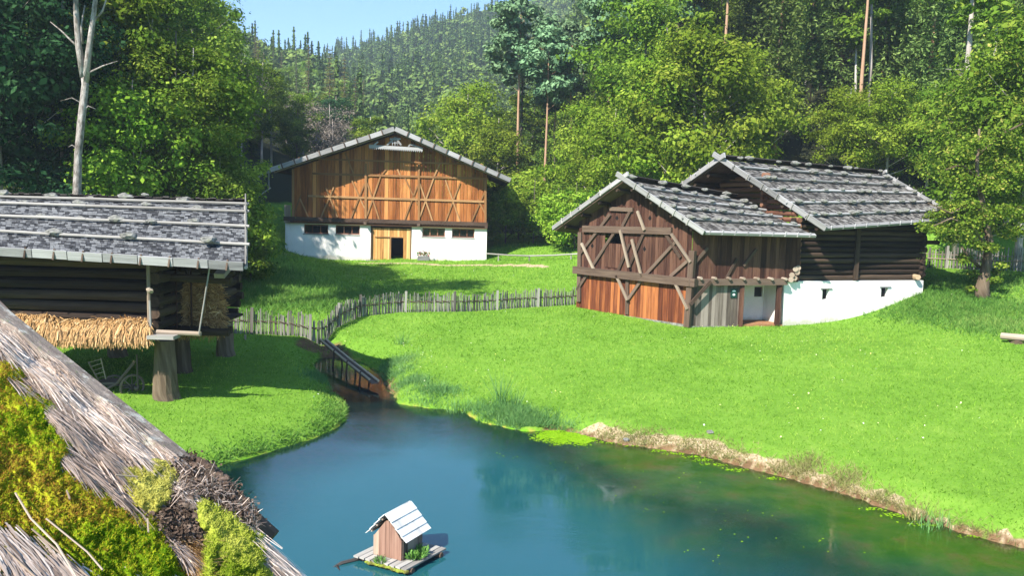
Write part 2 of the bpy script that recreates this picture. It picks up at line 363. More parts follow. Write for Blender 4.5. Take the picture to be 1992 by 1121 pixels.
# ---------------------------------------------------------------- water
def water_mat(k):
    P = k.pos()
    w1 = k.noise(k.mapv(P, (1.0, 2.6, 1)), 2.2, 3, .55); w2 = k.noise(k.mapv(P, (1.5, 5.0, 1)), 5, 3, .6)
    amp = k.ramp(k.noise(k.mapv(P, (.14, .3, 1)), 1, 3), [(.42, (.08,)*3), (.62, (1,)*3)])
    h = k.math('MULTIPLY', k.math('ADD', w1, k.math('MULTIPLY', w2, .7)), amp)
    b = k.n('Bump'); b.inputs['Strength'].default_value = .10; b.inputs['Distance'].default_value = .035; k.l(h, b.inputs['Height'])
    body = k.n('BsdfDiffuse'); body.inputs[0].default_value = (.012, .095, .105, 1)
    tr = k.n('BsdfTransparent'); tr.inputs[0].default_value = (.62, .86, .74, 1)
    va = k.attr('mask'); sep = k.n('SeparateColor'); k.l(va.outputs['Color'], sep.inputs[0])
    wn = k.ramp(k.noise(P, 1.1, 4, .6), [(.35, (.030, .13, .010)), (.52, (.07, .17, .018)), (.66, (.13, .15, .035))]); k.l(k.mix(sep.outputs[1], (.016, .112, .132), wn), body.inputs[0])
    m1 = k.n('MixShader'); k.l(sep.outputs[0], m1.inputs[0]); k.l(tr.outputs[0], m1.inputs[1]); k.l(body.outputs[0], m1.inputs[2])
    gl = k.n('BsdfGlossy'); gl.inputs['Roughness'].default_value = .005; k.l(b.outputs[0], gl.inputs['Normal'])
    fr = k.n('Fresnel'); fr.inputs[0].default_value = 1.85; k.l(b.outputs[0], fr.inputs['Normal'])
    m2 = k.n('MixShader'); k.l(fr.outputs[0], m2.inputs[0]); k.l(m1.outputs[0], m2.inputs[1]); k.l(gl.outputs[0], m2.inputs[2])
    return m2.outputs[0]
M['water'] = mat('pond_water', water_mat)
wx = np.arange(-11, 15.01, .35); wy = np.arange(2, 34.01, .35); WX, WY = np.meshgrid(wx, wy)
wd = sdist(WX.ravel(), WY.ravel(), POND)
murk = .10+.62*sst((-wd-.4)/np.interp(WX.ravel(), [0, 4], [3.2, 9.0]))
_wx, _wy = WX.ravel(), WY.ravel(); weed = np.clip(1.25-(-wd)/4.6+.25*wob(_wx, _wy, 1.3, 2), 0, 1)*np.clip((_wx-.6)/2.2, 0, 1); murk = np.maximum(murk, np.minimum(weed*1.2, 1)*.55*np.clip(-wd/.5, 0, 1))
mk = np.stack([murk, weed, murk, murk], 1)
ii = np.arange(WX.size).reshape(WX.shape)
wf = np.stack([ii[:-1, :-1].ravel(), ii[:-1, 1:].ravel(), ii[1:, 1:].ravel(), ii[1:, :-1].ravel()], 1)
keep = (wd[wf] < .8).any(1)
wv = np.stack([WX.ravel(), WY.ravel(), np.zeros(WX.size)], 1)
w = np_mesh('pond_water', wv, wf[keep], M['water'], vcol=mk); tag(w, kind='structure')
# ---------------------------------------------------------------- building helpers
class Plane:
    """upright wall plane: u along, z up, n outward"""
    def __init__(s, O, U, out):
        s.O = Vector((O[0], O[1], 0)); s.U = Vector((U[0], U[1], 0)).normalized(); s.N = Vector((out[0], out[1], 0)).normalized()
        s.N = (s.N - s.U*s.N.dot(s.U)).normalized()
    def pt(s, u, z, n=0): p = s.O+s.U*u+s.N*n; return Vector((p.x, p.y, z))
    def px(s, x, y, n=0):
        d = ray(x, y); O = s.O+s.N*n; t = (O-Vector((CP.x, CP.y, 0))).dot(s.N)/Vector((d.x, d.y, 0)).dot(s.N)
        p = CP+d*t; return ((p-s.O).dot(s.U), p.z)
    def at(s, x, y, n=0): u, z = s.px(x, y, n); return s.pt(u, z, n)
    def box(s, mb, u0, u1, z0, z1, n0, n1, var=None, vert=True):
        if vert: mb.hexa([s.pt(u0, z0, n0), s.pt(u1, z0, n0), s.pt(u1, z0, n1), s.pt(u0, z0, n1), s.pt(u0, z1, n0), s.pt(u1, z1, n0), s.pt(u1, z1, n1), s.pt(u0, z1, n1)], var)
        else: mb.hexa([s.pt(u0, z0, n0), s.pt(u0, z1, n0), s.pt(u0, z1, n1), s.pt(u0, z0, n1), s.pt(u1, z0, n0), s.pt(u1, z1, n0), s.pt(u1, z1, n1), s.pt(u1, z0, n1)], var)
    def planks(s, mb, u0, u1, zb, zt, w=.2, th=.03, skip=None, gap=.012):
        u = u0
        while u < u1-.02:
            ww = min(w*random.uniform(.75, 1.3), u1-u); a, b = u+gap/2, u+ww-gap/2; n0 = random.uniform(0, .008)
            segs = [(zb, zt)]
            if skip:
                for (su0, su1, sz0, sz1) in skip:
                    if a < su1 and b > su0:
                        new = []
                        for lo, hi in segs: new += [(lo, sz0), (sz1, hi)]
                        segs = new
            for lo, hi in segs:
                fl = (lambda q: lo) if not callable(lo) else lo; fh = (lambda q: hi) if not callable(hi) else hi
                l0, l1, h0, h1 = fl(a), fl(b), fh(a), fh(b)
                if h0-l0 < .04 and h1-l1 < .04: continue
                h0 = max(h0, l0+.01); h1 = max(h1, l1+.01)
                mb.hexa([s.pt(a, l0, n0), s.pt(b, l1, n0), s.pt(b, l1, n0+th), s.pt(a, l0, n0+th), s.pt(a, h0, n0), s.pt(b, h1, n0), s.pt(b, h1, n0+th), s.pt(a, h0, n0+th)])
            u += ww
    def sheet(s, mb, u0, u1, zb, zt, holes, n=0, depth=.3, steps=14, batter=0):
        """wall face with real openings and reveals"""
        us = sorted(set([u0+(u1-u0)*i/steps for i in range(steps+1)]+[h for q in holes for h in q[:2]])); 
        for a, b in zip(us, us[1:]):
            c = (a+b)/2; zs = [None]+sorted(z for q in holes if q[0] <= c <= q[1] for z in q[2:])+[None]
            for lo, hi in zip(zs[::2], zs[1::2]):
                l0, l1 = (zb(a), zb(b)) if lo is None else (lo, lo); h0, h1 = (zt(a), zt(b)) if hi is None else (hi, hi)
                if h0 <= l0+1e-3: continue
                mb.quad(s.pt(a, l0, n+(batter if lo is None else 0)), s.pt(b, l1, n+(batter if lo is None else 0)), s.pt(b, h1, n), s.pt(a, h0, n), .5)
        for a, b, lo, hi in holes:
            mb.quad(s.pt(a, lo, n), s.pt(b, lo, n), s.pt(b, lo, n-depth), s.pt(a, lo, n-depth), .5); mb.quad(s.pt(a, hi, n), s.pt(a, hi, n-depth), s.pt(b, hi, n-depth), s.pt(b, hi, n), .5)
            mb.quad(s.pt(a, lo, n), s.pt(a, lo, n-depth), s.pt(a, hi, n-depth), s.pt(a, hi, n), .5); mb.quad(s.pt(b, lo, n), s.pt(b, hi, n), s.pt(b, hi, n-depth), s.pt(b, lo, n-depth), .5)
def bil(Q, a, b): # Q: ridge start, ridge end, eave end, eave start; a along, b down
    return (Q[0]*(1-a)+Q[1]*a)*(1-b)+(Q[3]*(1-a)+Q[2]*a)*b
def shingles(mb, Q, rows, w, th=.03, over=1.6, jitter=.03, lift=.03):
    Q = [Vector(q) for q in Q]; nrm = (Q[1]-Q[0]).cross(Q[3]-Q[0]).normalized()
    if nrm.z < 0: nrm = -nrm
    L = max((Q[1]-Q[0]).length, (Q[2]-Q[3]).length)
    for r in range(rows):
        b0 = r/rows; b1 = (r+1)/rows; bt = max(0, b1-over/rows)
        u = -random.random()*w/L
        while u < 1:
            ww = w*random.uniform(.6, 1.35)/L; a0 = max(0, u+.003/L); a1 = min(1, u+ww-.006/L); u += ww
            if a1-a0 < .02/L: continue
            j = random.uniform(-jitter, jitter)/rows*3; bb = b1+j*(r < rows-1); h = random.uniform(0, lift)
            p = [bil(Q, a0, bt), bil(Q, a1, bt), bil(Q, a1, bb), bil(Q, a0, bb)]; e = nrm*th; lo = nrm*(th*1.1+h)
            mb.hexa([p[0], p[1], p[1]+e, p[0]+e, p[3]+lo*.6, p[2]+lo*.6, p[2]+lo*.6+e, p[3]+lo*.6+e])
def roof_deck(mb, Q, th=.1):
    Q = [Vector(q) for q in Q]; nrm = (Q[1]-Q[0]).cross(Q[3]-Q[0]).normalized()
    if nrm.z < 0: nrm = -nrm
    m = 6; lo = nrm*(th+.03); hi = nrm*.03
    for i in range(m):
        for j in range(m):
            p = [bil(Q, i/m, j/m), bil(Q, (i+1)/m, j/m), bil(Q, (i+1)/m, (j+1)/m), bil(Q, i/m, (j+1)/m)]
            mb.hexa([p[0]-lo, p[1]-lo, p[1]-hi, p[0]-hi, p[3]-lo, p[2]-lo, p[2]-hi, p[3]-hi], .5)
    return nrm
def log_wall(mb, A, B, z0, z1, d=.3, jut=.35, gapf=.96, zt=None, rmin=.8, ends=None, gab=None):
    """horizontal round logs from A to B; gab(z)->(t0,t1) trims a gable"""
    A = Vector((A[0], A[1], 0)); B = Vector((B[0], B[1], 0)); U = (B-A).normalized(); L = (B-A).length; n = max(1, round((z1-z0)/d)); dd = (z1-z0)/n
    for i in range(n):
        z = z0+dd*(i+.5); t0, t1 = -jut*random.uniform(.7, 1.15), L+jut*random.uniform(.7, 1.15)
        if gab:
            g = gab(z)
            if g is None: continue
            t0, t1 = max(t0, g[0]), min(t1, g[1])
            if t1-t0 < .3: continue
        m = max(3, int((t1-t0)/1.5)); r = dd/2*gapf
        P = [A+U*(t0+(t1-t0)*k/m)+Vector((0, 0, z+random.uniform(-.015, .015))) for k in range(m+1)]
        mb.tube(P, [r*random.uniform(.88, 1.06) for _ in P], 10, jit=.03)
STONES = []
for i in range(5):
    mb = MB(); mb.blob((0, 0, 0), .13, i*7+3, 2, (1.25, 1.0, .62), .5); me = mb.build('roof_stone', M['stone'], smooth=False); me.location = (0, 0, 0)
    me.data.transform(Matrix.Translation(Vector(me.data.vertices[0].co)*-1+Vector((0, 0, 0))))
    STONES.append(me)
_used = set()
def stone_at(p, s, label, group, name='roof_stone'):
    k = random.randrange(len(STONES)); o = STONES[k]
    if k in _used: o = o.copy(); COL.objects.link(o)
    _used.add(k); o.name = name
    c = sum((v.co for v in o.data.vertices), Vector())/len(o.data.vertices)
    o.location = Vector(p)-c*s; o.scale = (s, s, s); o.rotation_euler = (0, 0, 0); tag(o, label, 'stone', group); return o
def roof_poles(par, Q, rows, r, mat_, nrm, seglen, overhang=.15):
    for b in rows:
        a0 = bil(Q, 0, b); a1 = bil(Q, 1, b); U = (a1-a0).normalized(); L = (a1-a0).length; n = max(1, round(L/seglen)); mb = MB()
        for i in range(n):
            s0, s1 = i/n, (i+1)/n; P = [a0.lerp(a1, s0+(s1-s0)*k/4)+nrm*(r+.07+random.uniform(-.01, .015)) for k in range(5)]
            if i == 0: P[0] -= U*overhang
            if i == n-1: P[-1] += U*overhang
            mb.tube(P, [r*random.uniform(.85, 1.1) for _ in P], 8)
        mb.build('roof_pole', mat_, par)
# ================================================================ big timber barn behind the meadow
cb = Vector((-9.6, 64.2, 2.05))
barn = empty('timber_barn', cb, 'big barn with white ground floor, orange board gable and open wicket door behind the meadow', 'barn')
P1 = Plane((-9.6, 64.2), (1, .04), (0, -1))
def c3(x, y): return 500+x/3.737, 230+y/3.737
def q3(x, y, n=0): return P1.px(*c3(x, y), n)
uL, uR = q3(262, 600)[0], q3(1668, 600)[0]; sillL, sillR = q3(205, 748)[1], q3(1670, 795)[1]
slope = (sillR-sillL)/(uR-uL)
zs = lambda u: sillL+(u-uL)*slope
NF = 1.65                                            # gable overhang
apex = P1.px(768, 250, NF); tipL = P1.px(525, 331, NF); tipR = P1.px(994, 351, NF)
def rake(u): # underside of the roof at the wall plane
    t = apex[0]
    return (apex[1]+(tipL[1]-apex[1])*(t-u)/(t-tipL[0]) if u < t else apex[1]+(tipR[1]-apex[1])*(u-t)/(tipR[0]-t))-.28
# plaster wall
holes = []
for a, b, c, d in [(342,770,518,842),(572,777,747,848),(1202,797,1366,864),(1418,802,1580,871)]:
    u0, z1 = q3(a, (b)); u1, z0 = q3(c, d); holes.append((u0, u1, z0, z1))
du0, dz0 = q3(825, 1028); du1, dz1 = q3(1125, 795)
dh = (du0, du1, -1, dz1)
mb = MB(); gb = lambda u: 1.2
uw0, uw1 = q3(205, 800)[0], q3(1672, 800)[0]
P1.sheet(mb, uw0, uw1, gb, lambda u: zs(u), holes+[(du0, du1, 1.3, dz1)], 0, .35, 18, .1)
DEP = 15
for u, sgn in ((uw0, -1), (uw1, 1)):
    mb.quad(P1.pt(u, 1.0, 0), P1.pt(u, 1.0, -DEP), P1.pt(u, zs(u), -DEP), P1.pt(u, zs(u), 0), .5)
mb.quad(P1.pt(uw0, 1, -DEP), P1.pt(uw1, 1, -DEP), P1.pt(uw1, 7, -DEP), P1.pt(uw0, 7, -DEP), .5)
# battered left corner buttress
mb.add([P1.pt(uw0, zs(uw0), 0), P1.pt(uw0, 1.2, .1), P1.pt(uw0+.55, 1.2, .35), P1.pt(uw0+.3, zs(uw0), .02)], [(0, 1, 2, 3)], [(0, 0, 0)]*4, .5)
mb.build('plaster_wall', M['plaster'], barn)
for a, b, lo, hi in holes:
    fr = MB(); w_ = .09
    P1.box(fr, a+.01, b-.01, hi-w_, hi-.005, -.2, -.1, vert=False); P1.box(fr, a+.01, b-.01, lo+.005, lo+w_, -.2, -.1, vert=False)
    P1.box(fr, a+.005, a+w_, lo+w_, hi-w_, -.2, -.1); P1.box(fr, b-w_, b-.005, lo+w_, hi-w_, -.2, -.1)
    for k in (1, 2): u = a+(b-a)*k/3; P1.box(fr, u-.04, u+.04, lo+w_, hi-w_, -.19, -.12)
    f = fr.build('window', M['red_logs'], barn)
    g_ = MB(); g_.quad(P1.pt(a+.05, lo+.05, -.17), P1.pt(b-.05, lo+.05, -.17), P1.pt(b-.05, hi-.05, -.17), P1.pt(a+.05, hi-.05, -.17)); g_.build('pane', M['glass'], f)
    s_ = MB(); P1.box(s_, a-.08, b+.08, lo-.07, lo-.003, -.1, .05, vert=False); s_.build('sill', M['grey_board'], f)
# double door with open wicket
wk0, wkz1 = q3(975, 868); wk1 = q3(1047, 868)[0]; gdz = 2.0
mb = MB(); P1.planks(mb, du0+.12, du1-.1, gdz, dz1-.1, .24, .05, skip=[(wk0, wk1, gdz, wkz1)], gap=.02)
for o_ in mb.v: pass
d_ = mb.build('door', M['door_planks'], barn); d_.location = Vector((0, .12, 0))
fr = MB(); P1.box(fr, du0, du0+.12, 1.6, dz1, -.2, .03); P1.box(fr, du1-.1, du1, 1.6, dz1, -.2, .03); P1.box(fr, du0, du1, dz1, dz1+.22, -.2, .06, vert=False)
fr.build('door_frame', M['dark_beam'], barn)
fr = MB(); P1.box(fr, wk0-.07, wk0-.003, gdz, wkz1+.07, -.05, .0); P1.box(fr, wk0-.003, wk1+.07, wkz1+.003, wkz1+.07, -.05, .0, vert=False); P1.box(fr, wk0-1.25, wk0-.07, wkz1-.02, wkz1+.05, -.05, -.0, vert=False)
fr.build('wicket_frame', M['orange_beam'], barn)
mb = MB(); P1.box(mb, uw0+.1, uw1-.1, 1.2, zs(0)-.2, -3.0, -2.9); mb.build('painted_interior_shade', M['black'], barn)  # black panel painting the darkness behind door and windows
mb = MB(); P1.box(mb, du0-.3, du1+.5, 1.55, 2.0, .0, .55); mb.build('door_step', M['stone'], barn)
# board gable
mb = MB(); P1.planks(mb, uL, uR, lambda u: zs(u)+.02, lambda u: rake(u), .27, .03, gap=.02); mb.build('gable_boarding', M['orange_planks'], barn)
for u, sd in ((uL, -1), (uR, 1)):
    mb = MB(); Ps = Plane(P1.pt(u, 0).xy, (-P1.N.x, -P1.N.y), (P1.U.x*sd, P1.U.y*sd)); Ps.planks(mb, .04, DEP, zs(u), rake(u), .4); mb.build('side_boarding', M['brown_planks'], barn)
# beams and braces
def strip(pa, pb, w=.13, th=.07, n=.045, f=q3, Pl=P1, var=None):
    a = Pl.at(*pa, n+th/2); b = Pl.at(*pb, n+th/2); return a, b, w, th
def brace(par, pl, conv, pa, pb, w, th, n, mat_, name):
    mb = MB(); mb.beam(pl.at(*conv(*pa), n+th/2), pl.at(*conv(*pb), n+th/2), th, w, up=pl.N.cross((pl.at(*conv(*pb))-pl.at(*conv(*pa))).normalized())); return mb.build(name, mat_, par)
for a, b, w in [((370,565),(1655,607),.16),((400,402),(1680,440),.16),((300,290),(1640,338),.12)]:
    brace(barn, P1, c3, a, b, w, .08, .05, M['orange_beam'], 'rail_beam')
for x, y0, y1 in [(790,330,728),(1176,330,742),(262,370,725),(1660,450,772)]:
    brace(barn, P1, c3, (x, y0), (x, y1), .17, .1, .06, M['orange_beam'], 'post')
brace(barn, P1, c3, (195,728), (1676,772), .3, .3, .05, M['dark_beam'], 'sill_beam')
brace(barn, P1, c3, (205,752), (1670,797), .16, .2, .02, M['red_logs'], 'wall_plate')
for a, b in [((318,560),(265,705)),((312,585),(372,718)),((558,500),(465,722)),((500,505),(585,722)),((780,480),(682,728)),((688,450),(782,655)),((897,425),(798,712)),((800,470),(888,735)),
             ((1166,490),(1070,742)),((1075,435),(1166,625)),((1282,440),(1182,722)),((1182,470),(1276,748)),((1475,470),(1370,750)),((1370,450),(1475,750)),((1650,545),(1560,755)),((1605,590),(1662,700)),
             ((940,370),(900,420)),((1020,370),(1045,425)),((640,250),(700,400)),((1330,330),(1280,440))]:
    brace(barn, P1, c3, a, b, .11, .06, .05, M['orange_beam'], 'brace')
for x, y in [(262,745),(792,762),(1178,775),(1665,790)]:
    mb = MB(); p = P1.at(*c3(x, y), .0); mb.beam(p, p+P1.N*.55, .22, .22); mb.build('beam_end', M['dark_beam'], barn)
# gable ornament
mb = MB(); A = P1.at(*c3(815,202), 1.2); B = P1.at(*c3(1205,226), 1.2); mb.beam(A, B, .08, .22)
n_ = 26
for i in range(n_):
    c = A.lerp(B, (i+.5)/n_)+Vector((0, 0, -.11)); h = (B-A)/n_*.45; y = Vector((0, .04, 0)); dn = Vector((0, 0, -.13))
    mb.add([c-h-y, c+h-y, c+dn-y, c-h+y, c+h+y, c+dn+y], [(0,1,2),(5,4,3),(0,2,5,3),(1,4,5,2)], [(0,0,0)]*6, .6)
mb.build('carved_fringe_board', M['grey_board'], barn)
mb = MB(); ap = P1.at(*c3(1005,140), 1.2)
for q in [(945,205),(1048,205)]: mb.beam(P1.at(*c3(*q), 1.2)+Vector((0, -.03, .1)), ap+Vector((0, -.03, 0)), .07, .14)
mb.beam(P1.at(*c3(968,175), 1.2), P1.at(*c3(1030,180), 1.2), .06, .1)
for q in (985,1003,1020): mb.beam(P1.at(*c3(q,205), 1.2)+Vector((0, 0, .08)), P1.at(*c3(q,150), 1.2), .05, .1, up=(0,1,0))
for q0, q1 in [((965,150),(1045,150)),((1100,205),(1115,190)),((1115,190),(1195,215)),((850,195),(880,170))]: mb.beam(P1.at(*c3(*q0), 1.2), P1.at(*c3(*q1), 1.2), .06, .11)
mb.build('gable_ornament', M['grey_board'], barn)
# roof: two slopes, boards along the rakes
rA = P1.pt(apex[0], apex[1], NF); rB = P1.pt(apex[0], apex[1], -DEP-1)
for nm, tip in (('left', tipL), ('right', tipR)):
    e0 = P1.pt(tip[0], tip[1], NF); e1 = P1.pt(tip[0], tip[1], -DEP-1); Q = [rA, rB, e1, e0]
    mb = MB(); nr = roof_deck(mb, Q, .1); rd = mb.build('roof', M['dark_beam'], barn)
    mb = MB(); shingles(mb, Q, 22, .5, .03); mb.build('shingles', M['shingle'], rd)
    mb = MB(); n_ = 10 if nm == 'left' else 9
    for i in range(n_):
        a = rA.lerp(e0, i/n_+.004); b = rA.lerp(e0, (i+1)/n_-.004); mb.beam(a+P1.N*.05, b+P1.N*.05, .08, .34, up=nr)
    mb.build('bargeboard', M['grey_board'], rd)
    for i in range(1, n_):
        a = rA.lerp(e0, i/n_); mb = MB(); mb.beam(a+P1.N*.13-nr*.2, a+P1.N*.13+nr*.22, .07, .09, up=P1.N); mb.build('roof_clip', M['dark_beam'], rd)
    mb = MB(); 
    for i in range(8):
        a = rA.lerp(e0, (i+.7)/8)-nr*.16; mb.beam(a-P1.N*.1, a-P1.N*(DEP), .16, .14, up=nr)
    mb.build('purlin', M['brown_planks'], rd)
    mb = MB(); mb.tube([rA.lerp(e0, .02)-nr*.22-P1.N*.2, rA.lerp(e0, .98)-nr*.22-P1.N*.2], .07); mb.build('verge_pole', M['pale_brace'], rd)
mb = MB(); g0 = P1.pt(tipL[0]-.1, tipL[1]-.15, NF+.1); mb.tube([g0, g0+Vector((-.75, -.6, -.5))], .06); mb.tube([g0+Vector((0, .6, -1.15)), g0+Vector((-.7, 0, -1.8))], .05); mb.beam(g0+Vector((.05, 0, .1)), g0+Vector((.05, 0, -1.2)), .07, .07, up=(0,1,0)); mb.build('gutter_bracket', M['grey_board'], barn)
# balcony boards at the left corner
mb = MB(); Pq = Plane(P1.pt(uL-.62, 0, .25).xy, P1.U.xy, P1.N.xy); Pq.planks(mb, 0, .5, zs(uL)-.1, zs(uL)+1.25, .13); mb.build('corner_boards', M['pale_brace'], barn)
# flower box by the door
fx = P1.at(*c3(1210,1030), .6); fz = gz(fx.x, fx.y)
fb = empty('flower_box', (fx.x, fx.y, fz), 'small wooden flower trough with red flowers against the white barn wall', 'flower box')
mb = MB(); mb.beam((fx.x-.45, fx.y, fz+.2), (fx.x+.45, fx.y, fz+.2), .35, .35); mb.build('trough', M['grey_board'], fb)
M['leaf_small'] = mat('leaf_small', lambda k: k.pb(k.ramp(k.attr('var').outputs['Fac'], [(0, (.04, .12, .02)), (1, (.14, .30, .05))]), .6))
M['petal_red'] = mat('petal_red', lambda k: k.pb(k.ramp(k.attr('var').outputs['Fac'], [(0, (.45, .04, .03)), (1, (.75, .25, .12))]), .6))
for nm, mt, n_ in (('foliage', 'leaf_small', 90), ('flowers', 'petal_red', 50)):
    mb = MB()
    for _ in range(n_):
        c = Vector((fx.x+random.uniform(-.5, .5), fx.y+random.uniform(-.25, .2), fz+.42+random.uniform(0, .28 if nm == 'foliage' else .36))); a = Vector((random.uniform(-1, 1), random.uniform(-1, 1), random.uniform(-1, 1))).normalized()*.07; b = a.cross(Vector((.3, .5, .8))).normalized()*.06
        mb.quad(c-a, c-b, c+a, c+b)
    mb.build(nm, M[mt], fb)
# rail beside the path, right of the barn
rl = None; rp = [(P1.at(*c3(1672,985), .3)), ay(1030, 498, 61.5), ay(1126, 494, 60)]
rf = empty('rail_fence', (rp[0].x, rp[0].y, gz(rp[0].x, rp[0].y)), 'thin single rail fence of peeled poles between the white barn and the dark barn', 'fence')
for a, b in zip(rp, rp[1:]):
    mb = MB(); mb.tube([a, a.lerp(b, .5)+Vector((0, 0, -.03)), b], .055); mb.build('rail', M['pale_pole'], rf)
for t in (.28, 1.0, 1.85):
    a = rp[int(t)].lerp(rp[int(t)+1], t-int(t)) if t < 2 else rp[2]; mb = MB(); mb.tube([(a.x, a.y+.07, gz(a.x, a.y)-.1), (a.x, a.y+.07, a.z+.05)], .05); mb.build('post', M['pale_pole'], rf)
# ================================================================ right complex: board barn (small) and log barn (big)
def c4(x, y): return 1060+x/3.03, 290+y/3.03
def c5(x, y): return 1480+x/2.875, 290+y/2.875
A0 = Vector((8.40, 38.60)); B0 = Vector((3.48, 43.70)); C0 = Vector((13.15, 39.60)); D0 = Vector((21.3, 42.65))
PG = Plane(B0, A0-B0, (-.72, -.69)); LG = (A0-B0).length
PS = Plane(A0, C0-A0, (.2, -.98)); LS = (C0-A0).length
PB = Plane(C0, D0-C0, (.35, -.93)); LB = (D0-C0).length
sb = empty('board_barn', (8.4, 38.6, 1.0), 'brown board barn with diagonal braces and a small porch, built against the log barn', 'barn')
zb1 = PG.px(*c4(500, 740))[1]; print('beam z', zb1, PG.px(*c4(190, 700)), PG.px(*c4(870, 780)), PS.px(*c4(1400, 790)), PB.px(1795, 546), PG.px(*c4(230, 470)), PG.px(*c4(740, 490)))
Q1 = ay(1212, 350, 40.6); Q2 = ay(1432, 388, 43.4); Q3 = ay(1585, 460, 38.7); Q4 = ay(1366, 454, 37.7); Q5 = ay(1079, 446, 44.3)
Q6 = Q5 + (Q2-Q1) + Vector((-.3, 1, 0))
def line_z(Pa, Pb, pl, n=0):
    ua = (Vector((Pa.x, Pa.y, 0))-pl.O).dot(pl.U); ub = (Vector((Pb.x, Pb.y, 0))-pl.O).dot(pl.U)
    return lambda u: Pa.z+(Pb.z-Pa.z)*(u-ua)/(ub-ua)
rL = line_z(Q1, Q5, PG); rR = line_z(Q1, Q4, PG); uap = (Vector((Q1.x, Q1.y, 0))-PG.O).dot(PG.U)
gt = lambda u: min(rL(u), rR(u))-.12
zbm = lambda u: PG.px(*c4(190, 722))[1]+(PG.px(*c4(870, 790))[1]-PG.px(*c4(190, 722))[1])*u/LG
hat0, hatz1 = PG.px(*c4(365, 497)); hat1, hatz0 = PG.px(*c4(452, 560))
mb = MB(); PG.planks(mb, 0, LG, zbm, gt, .22, .03, skip=[(hat0, hat1, min(hatz0, hatz1), max(hatz0, hatz1))]); mb.build('gable_boarding', M['brown_planks'], sb)
mb = MB(); PG.box(mb, hat0-.2, hat1+.2, hatz0-.2, hatz1+.2, -.5, -.45); mb.build('painted_interior_shade', M['black'], sb)  # black panel giving the hatch opening its painted shade
mb = MB(); PG.planks(mb, hat0+.0, hat1-.0, PG.px(*c4(410, 700))[1], hatz0, .25, .03)
hd = mb.build('hatch', M['brown_planks'], sb); hd.location = Vector(PG.N)*.045
mb = MB(); PG.planks(mb, 0, LG, .6, lambda u: zbm(u)-.02, .2, .03); mb.build('lower_boarding', M['red_planks'], sb)
for x, y in [(428,408),(622,408),(282,572),(590,590),(770,603)]:
    u, z = PG.px(*c4(x, y)); mb = MB(); s_ = .1
    mb.add([PG.pt(u-s_, z, .046), PG.pt(u, z-s_*1.2, .046), PG.pt(u+s_, z, .046), PG.pt(u, z+s_*1.6, .046)], [(0,1,2,3)], [(0,0,0)]*4); mb.build('vent_hole_shade', M['black'], sb)  # flat black diamond on the boards, painting the dark of a hole
def br(pl, a, b, w, th, n, mt, nm, par=None): return brace(par or sb, pl, c4, a, b, w, th, n, M[mt], nm)
br(PG, (172,712), (890,790), .38, .26, .03, 'dark_beam', 'girder'); br(PG, (225,470), (748,484), .34, .16, .03, 'dark_beam', 'girder'); br(PG, (385,352), (520,358), .2, .12, .03, 'dark_beam', 'collar_beam')
br(PG, (872,600), (838,1050), .3, .2, .02, 'dark_beam', 'corner_post'); br(PG, (487,770), (485,975), .2, .1, .03, 'dark_beam', 'post'); br(PG, (208,490), (200,900), .24, .12, .02, 'dark_beam', 'corner_post')
for a, b in [((215,555),(292,718)),((443,478),(495,698)),((512,532),(570,755)),((545,365),(586,478)),((745,500),(858,668)),((420,745),(486,892)),((765,785),(840,945))]:
    br(PG, a, b, .13, .09, .2, 'pale_brace', 'brace')
for a, b in [((415,485),(190,832)),((512,348),(458,455)),((582,500),(500,690)),((500,560),(425,735)),((778,540),(592,745)),((850,652),(740,752)),((572,770),(490,888)),((385,385),(212,612)),((690,465),(800,640))]:
    br(PG, a, b, .15, .1, .04, 'dark_beam', 'brace')
# side wall
se = line_z(Q4, Q3, PS)
mb = MB(); PS.planks(mb, 0, LS+.75, lambda u: 3.2, lambda u: se(u)+.2, .22, .03); mb.build('side_boarding', M['brown_planks'], sb)
ulow = PS.px(*c4(1142, 900))[0]; uc = PS.px(*c4(1375, 800))[0]
mb = MB(); PS.planks(mb, .1, ulow, .75, 3.1, .2, .03); mb.build('side_boarding', M['grey_planks'], sb)
mb = MB(); mb.beam(PS.pt(-.2, 3.15, .16), PS.pt(LS+.0, 3.22, .16), .26, .3); mb.build('girder', M['dark_beam'], sb)
for i in range(7):
    u = .35+i*(LS-.5)/6; mb = MB(); mb.tube([PS.pt(u, 3.36, -.2), PS.pt(u, 3.36, .42)], .07, 7); mb.build('joist_end', M['pale_brace'], sb)
for u, x in ((ulow+.08, 0), (uc, 1)):
    mb = MB(); mb.beam(PS.pt(u-.02*x, .85, .1), PS.pt(u, 3.05, .1), .2, .2, up=(0,1,0)); mb.build('post', M['brown_planks'], sb)
br(PS, (978,780), (855,918), .16, .1, .3, 'dark_beam', 'brace'); br(PS, (960,582), (882,672), .14, .08, .06, 'dark_beam', 'brace')
br(PS, (1132,645), (1058,782), .12, .08, .05, 'dark_beam', 'brace'); br(PS, (1248,590), (1170,690), .12, .08, .05, 'dark_beam', 'brace')
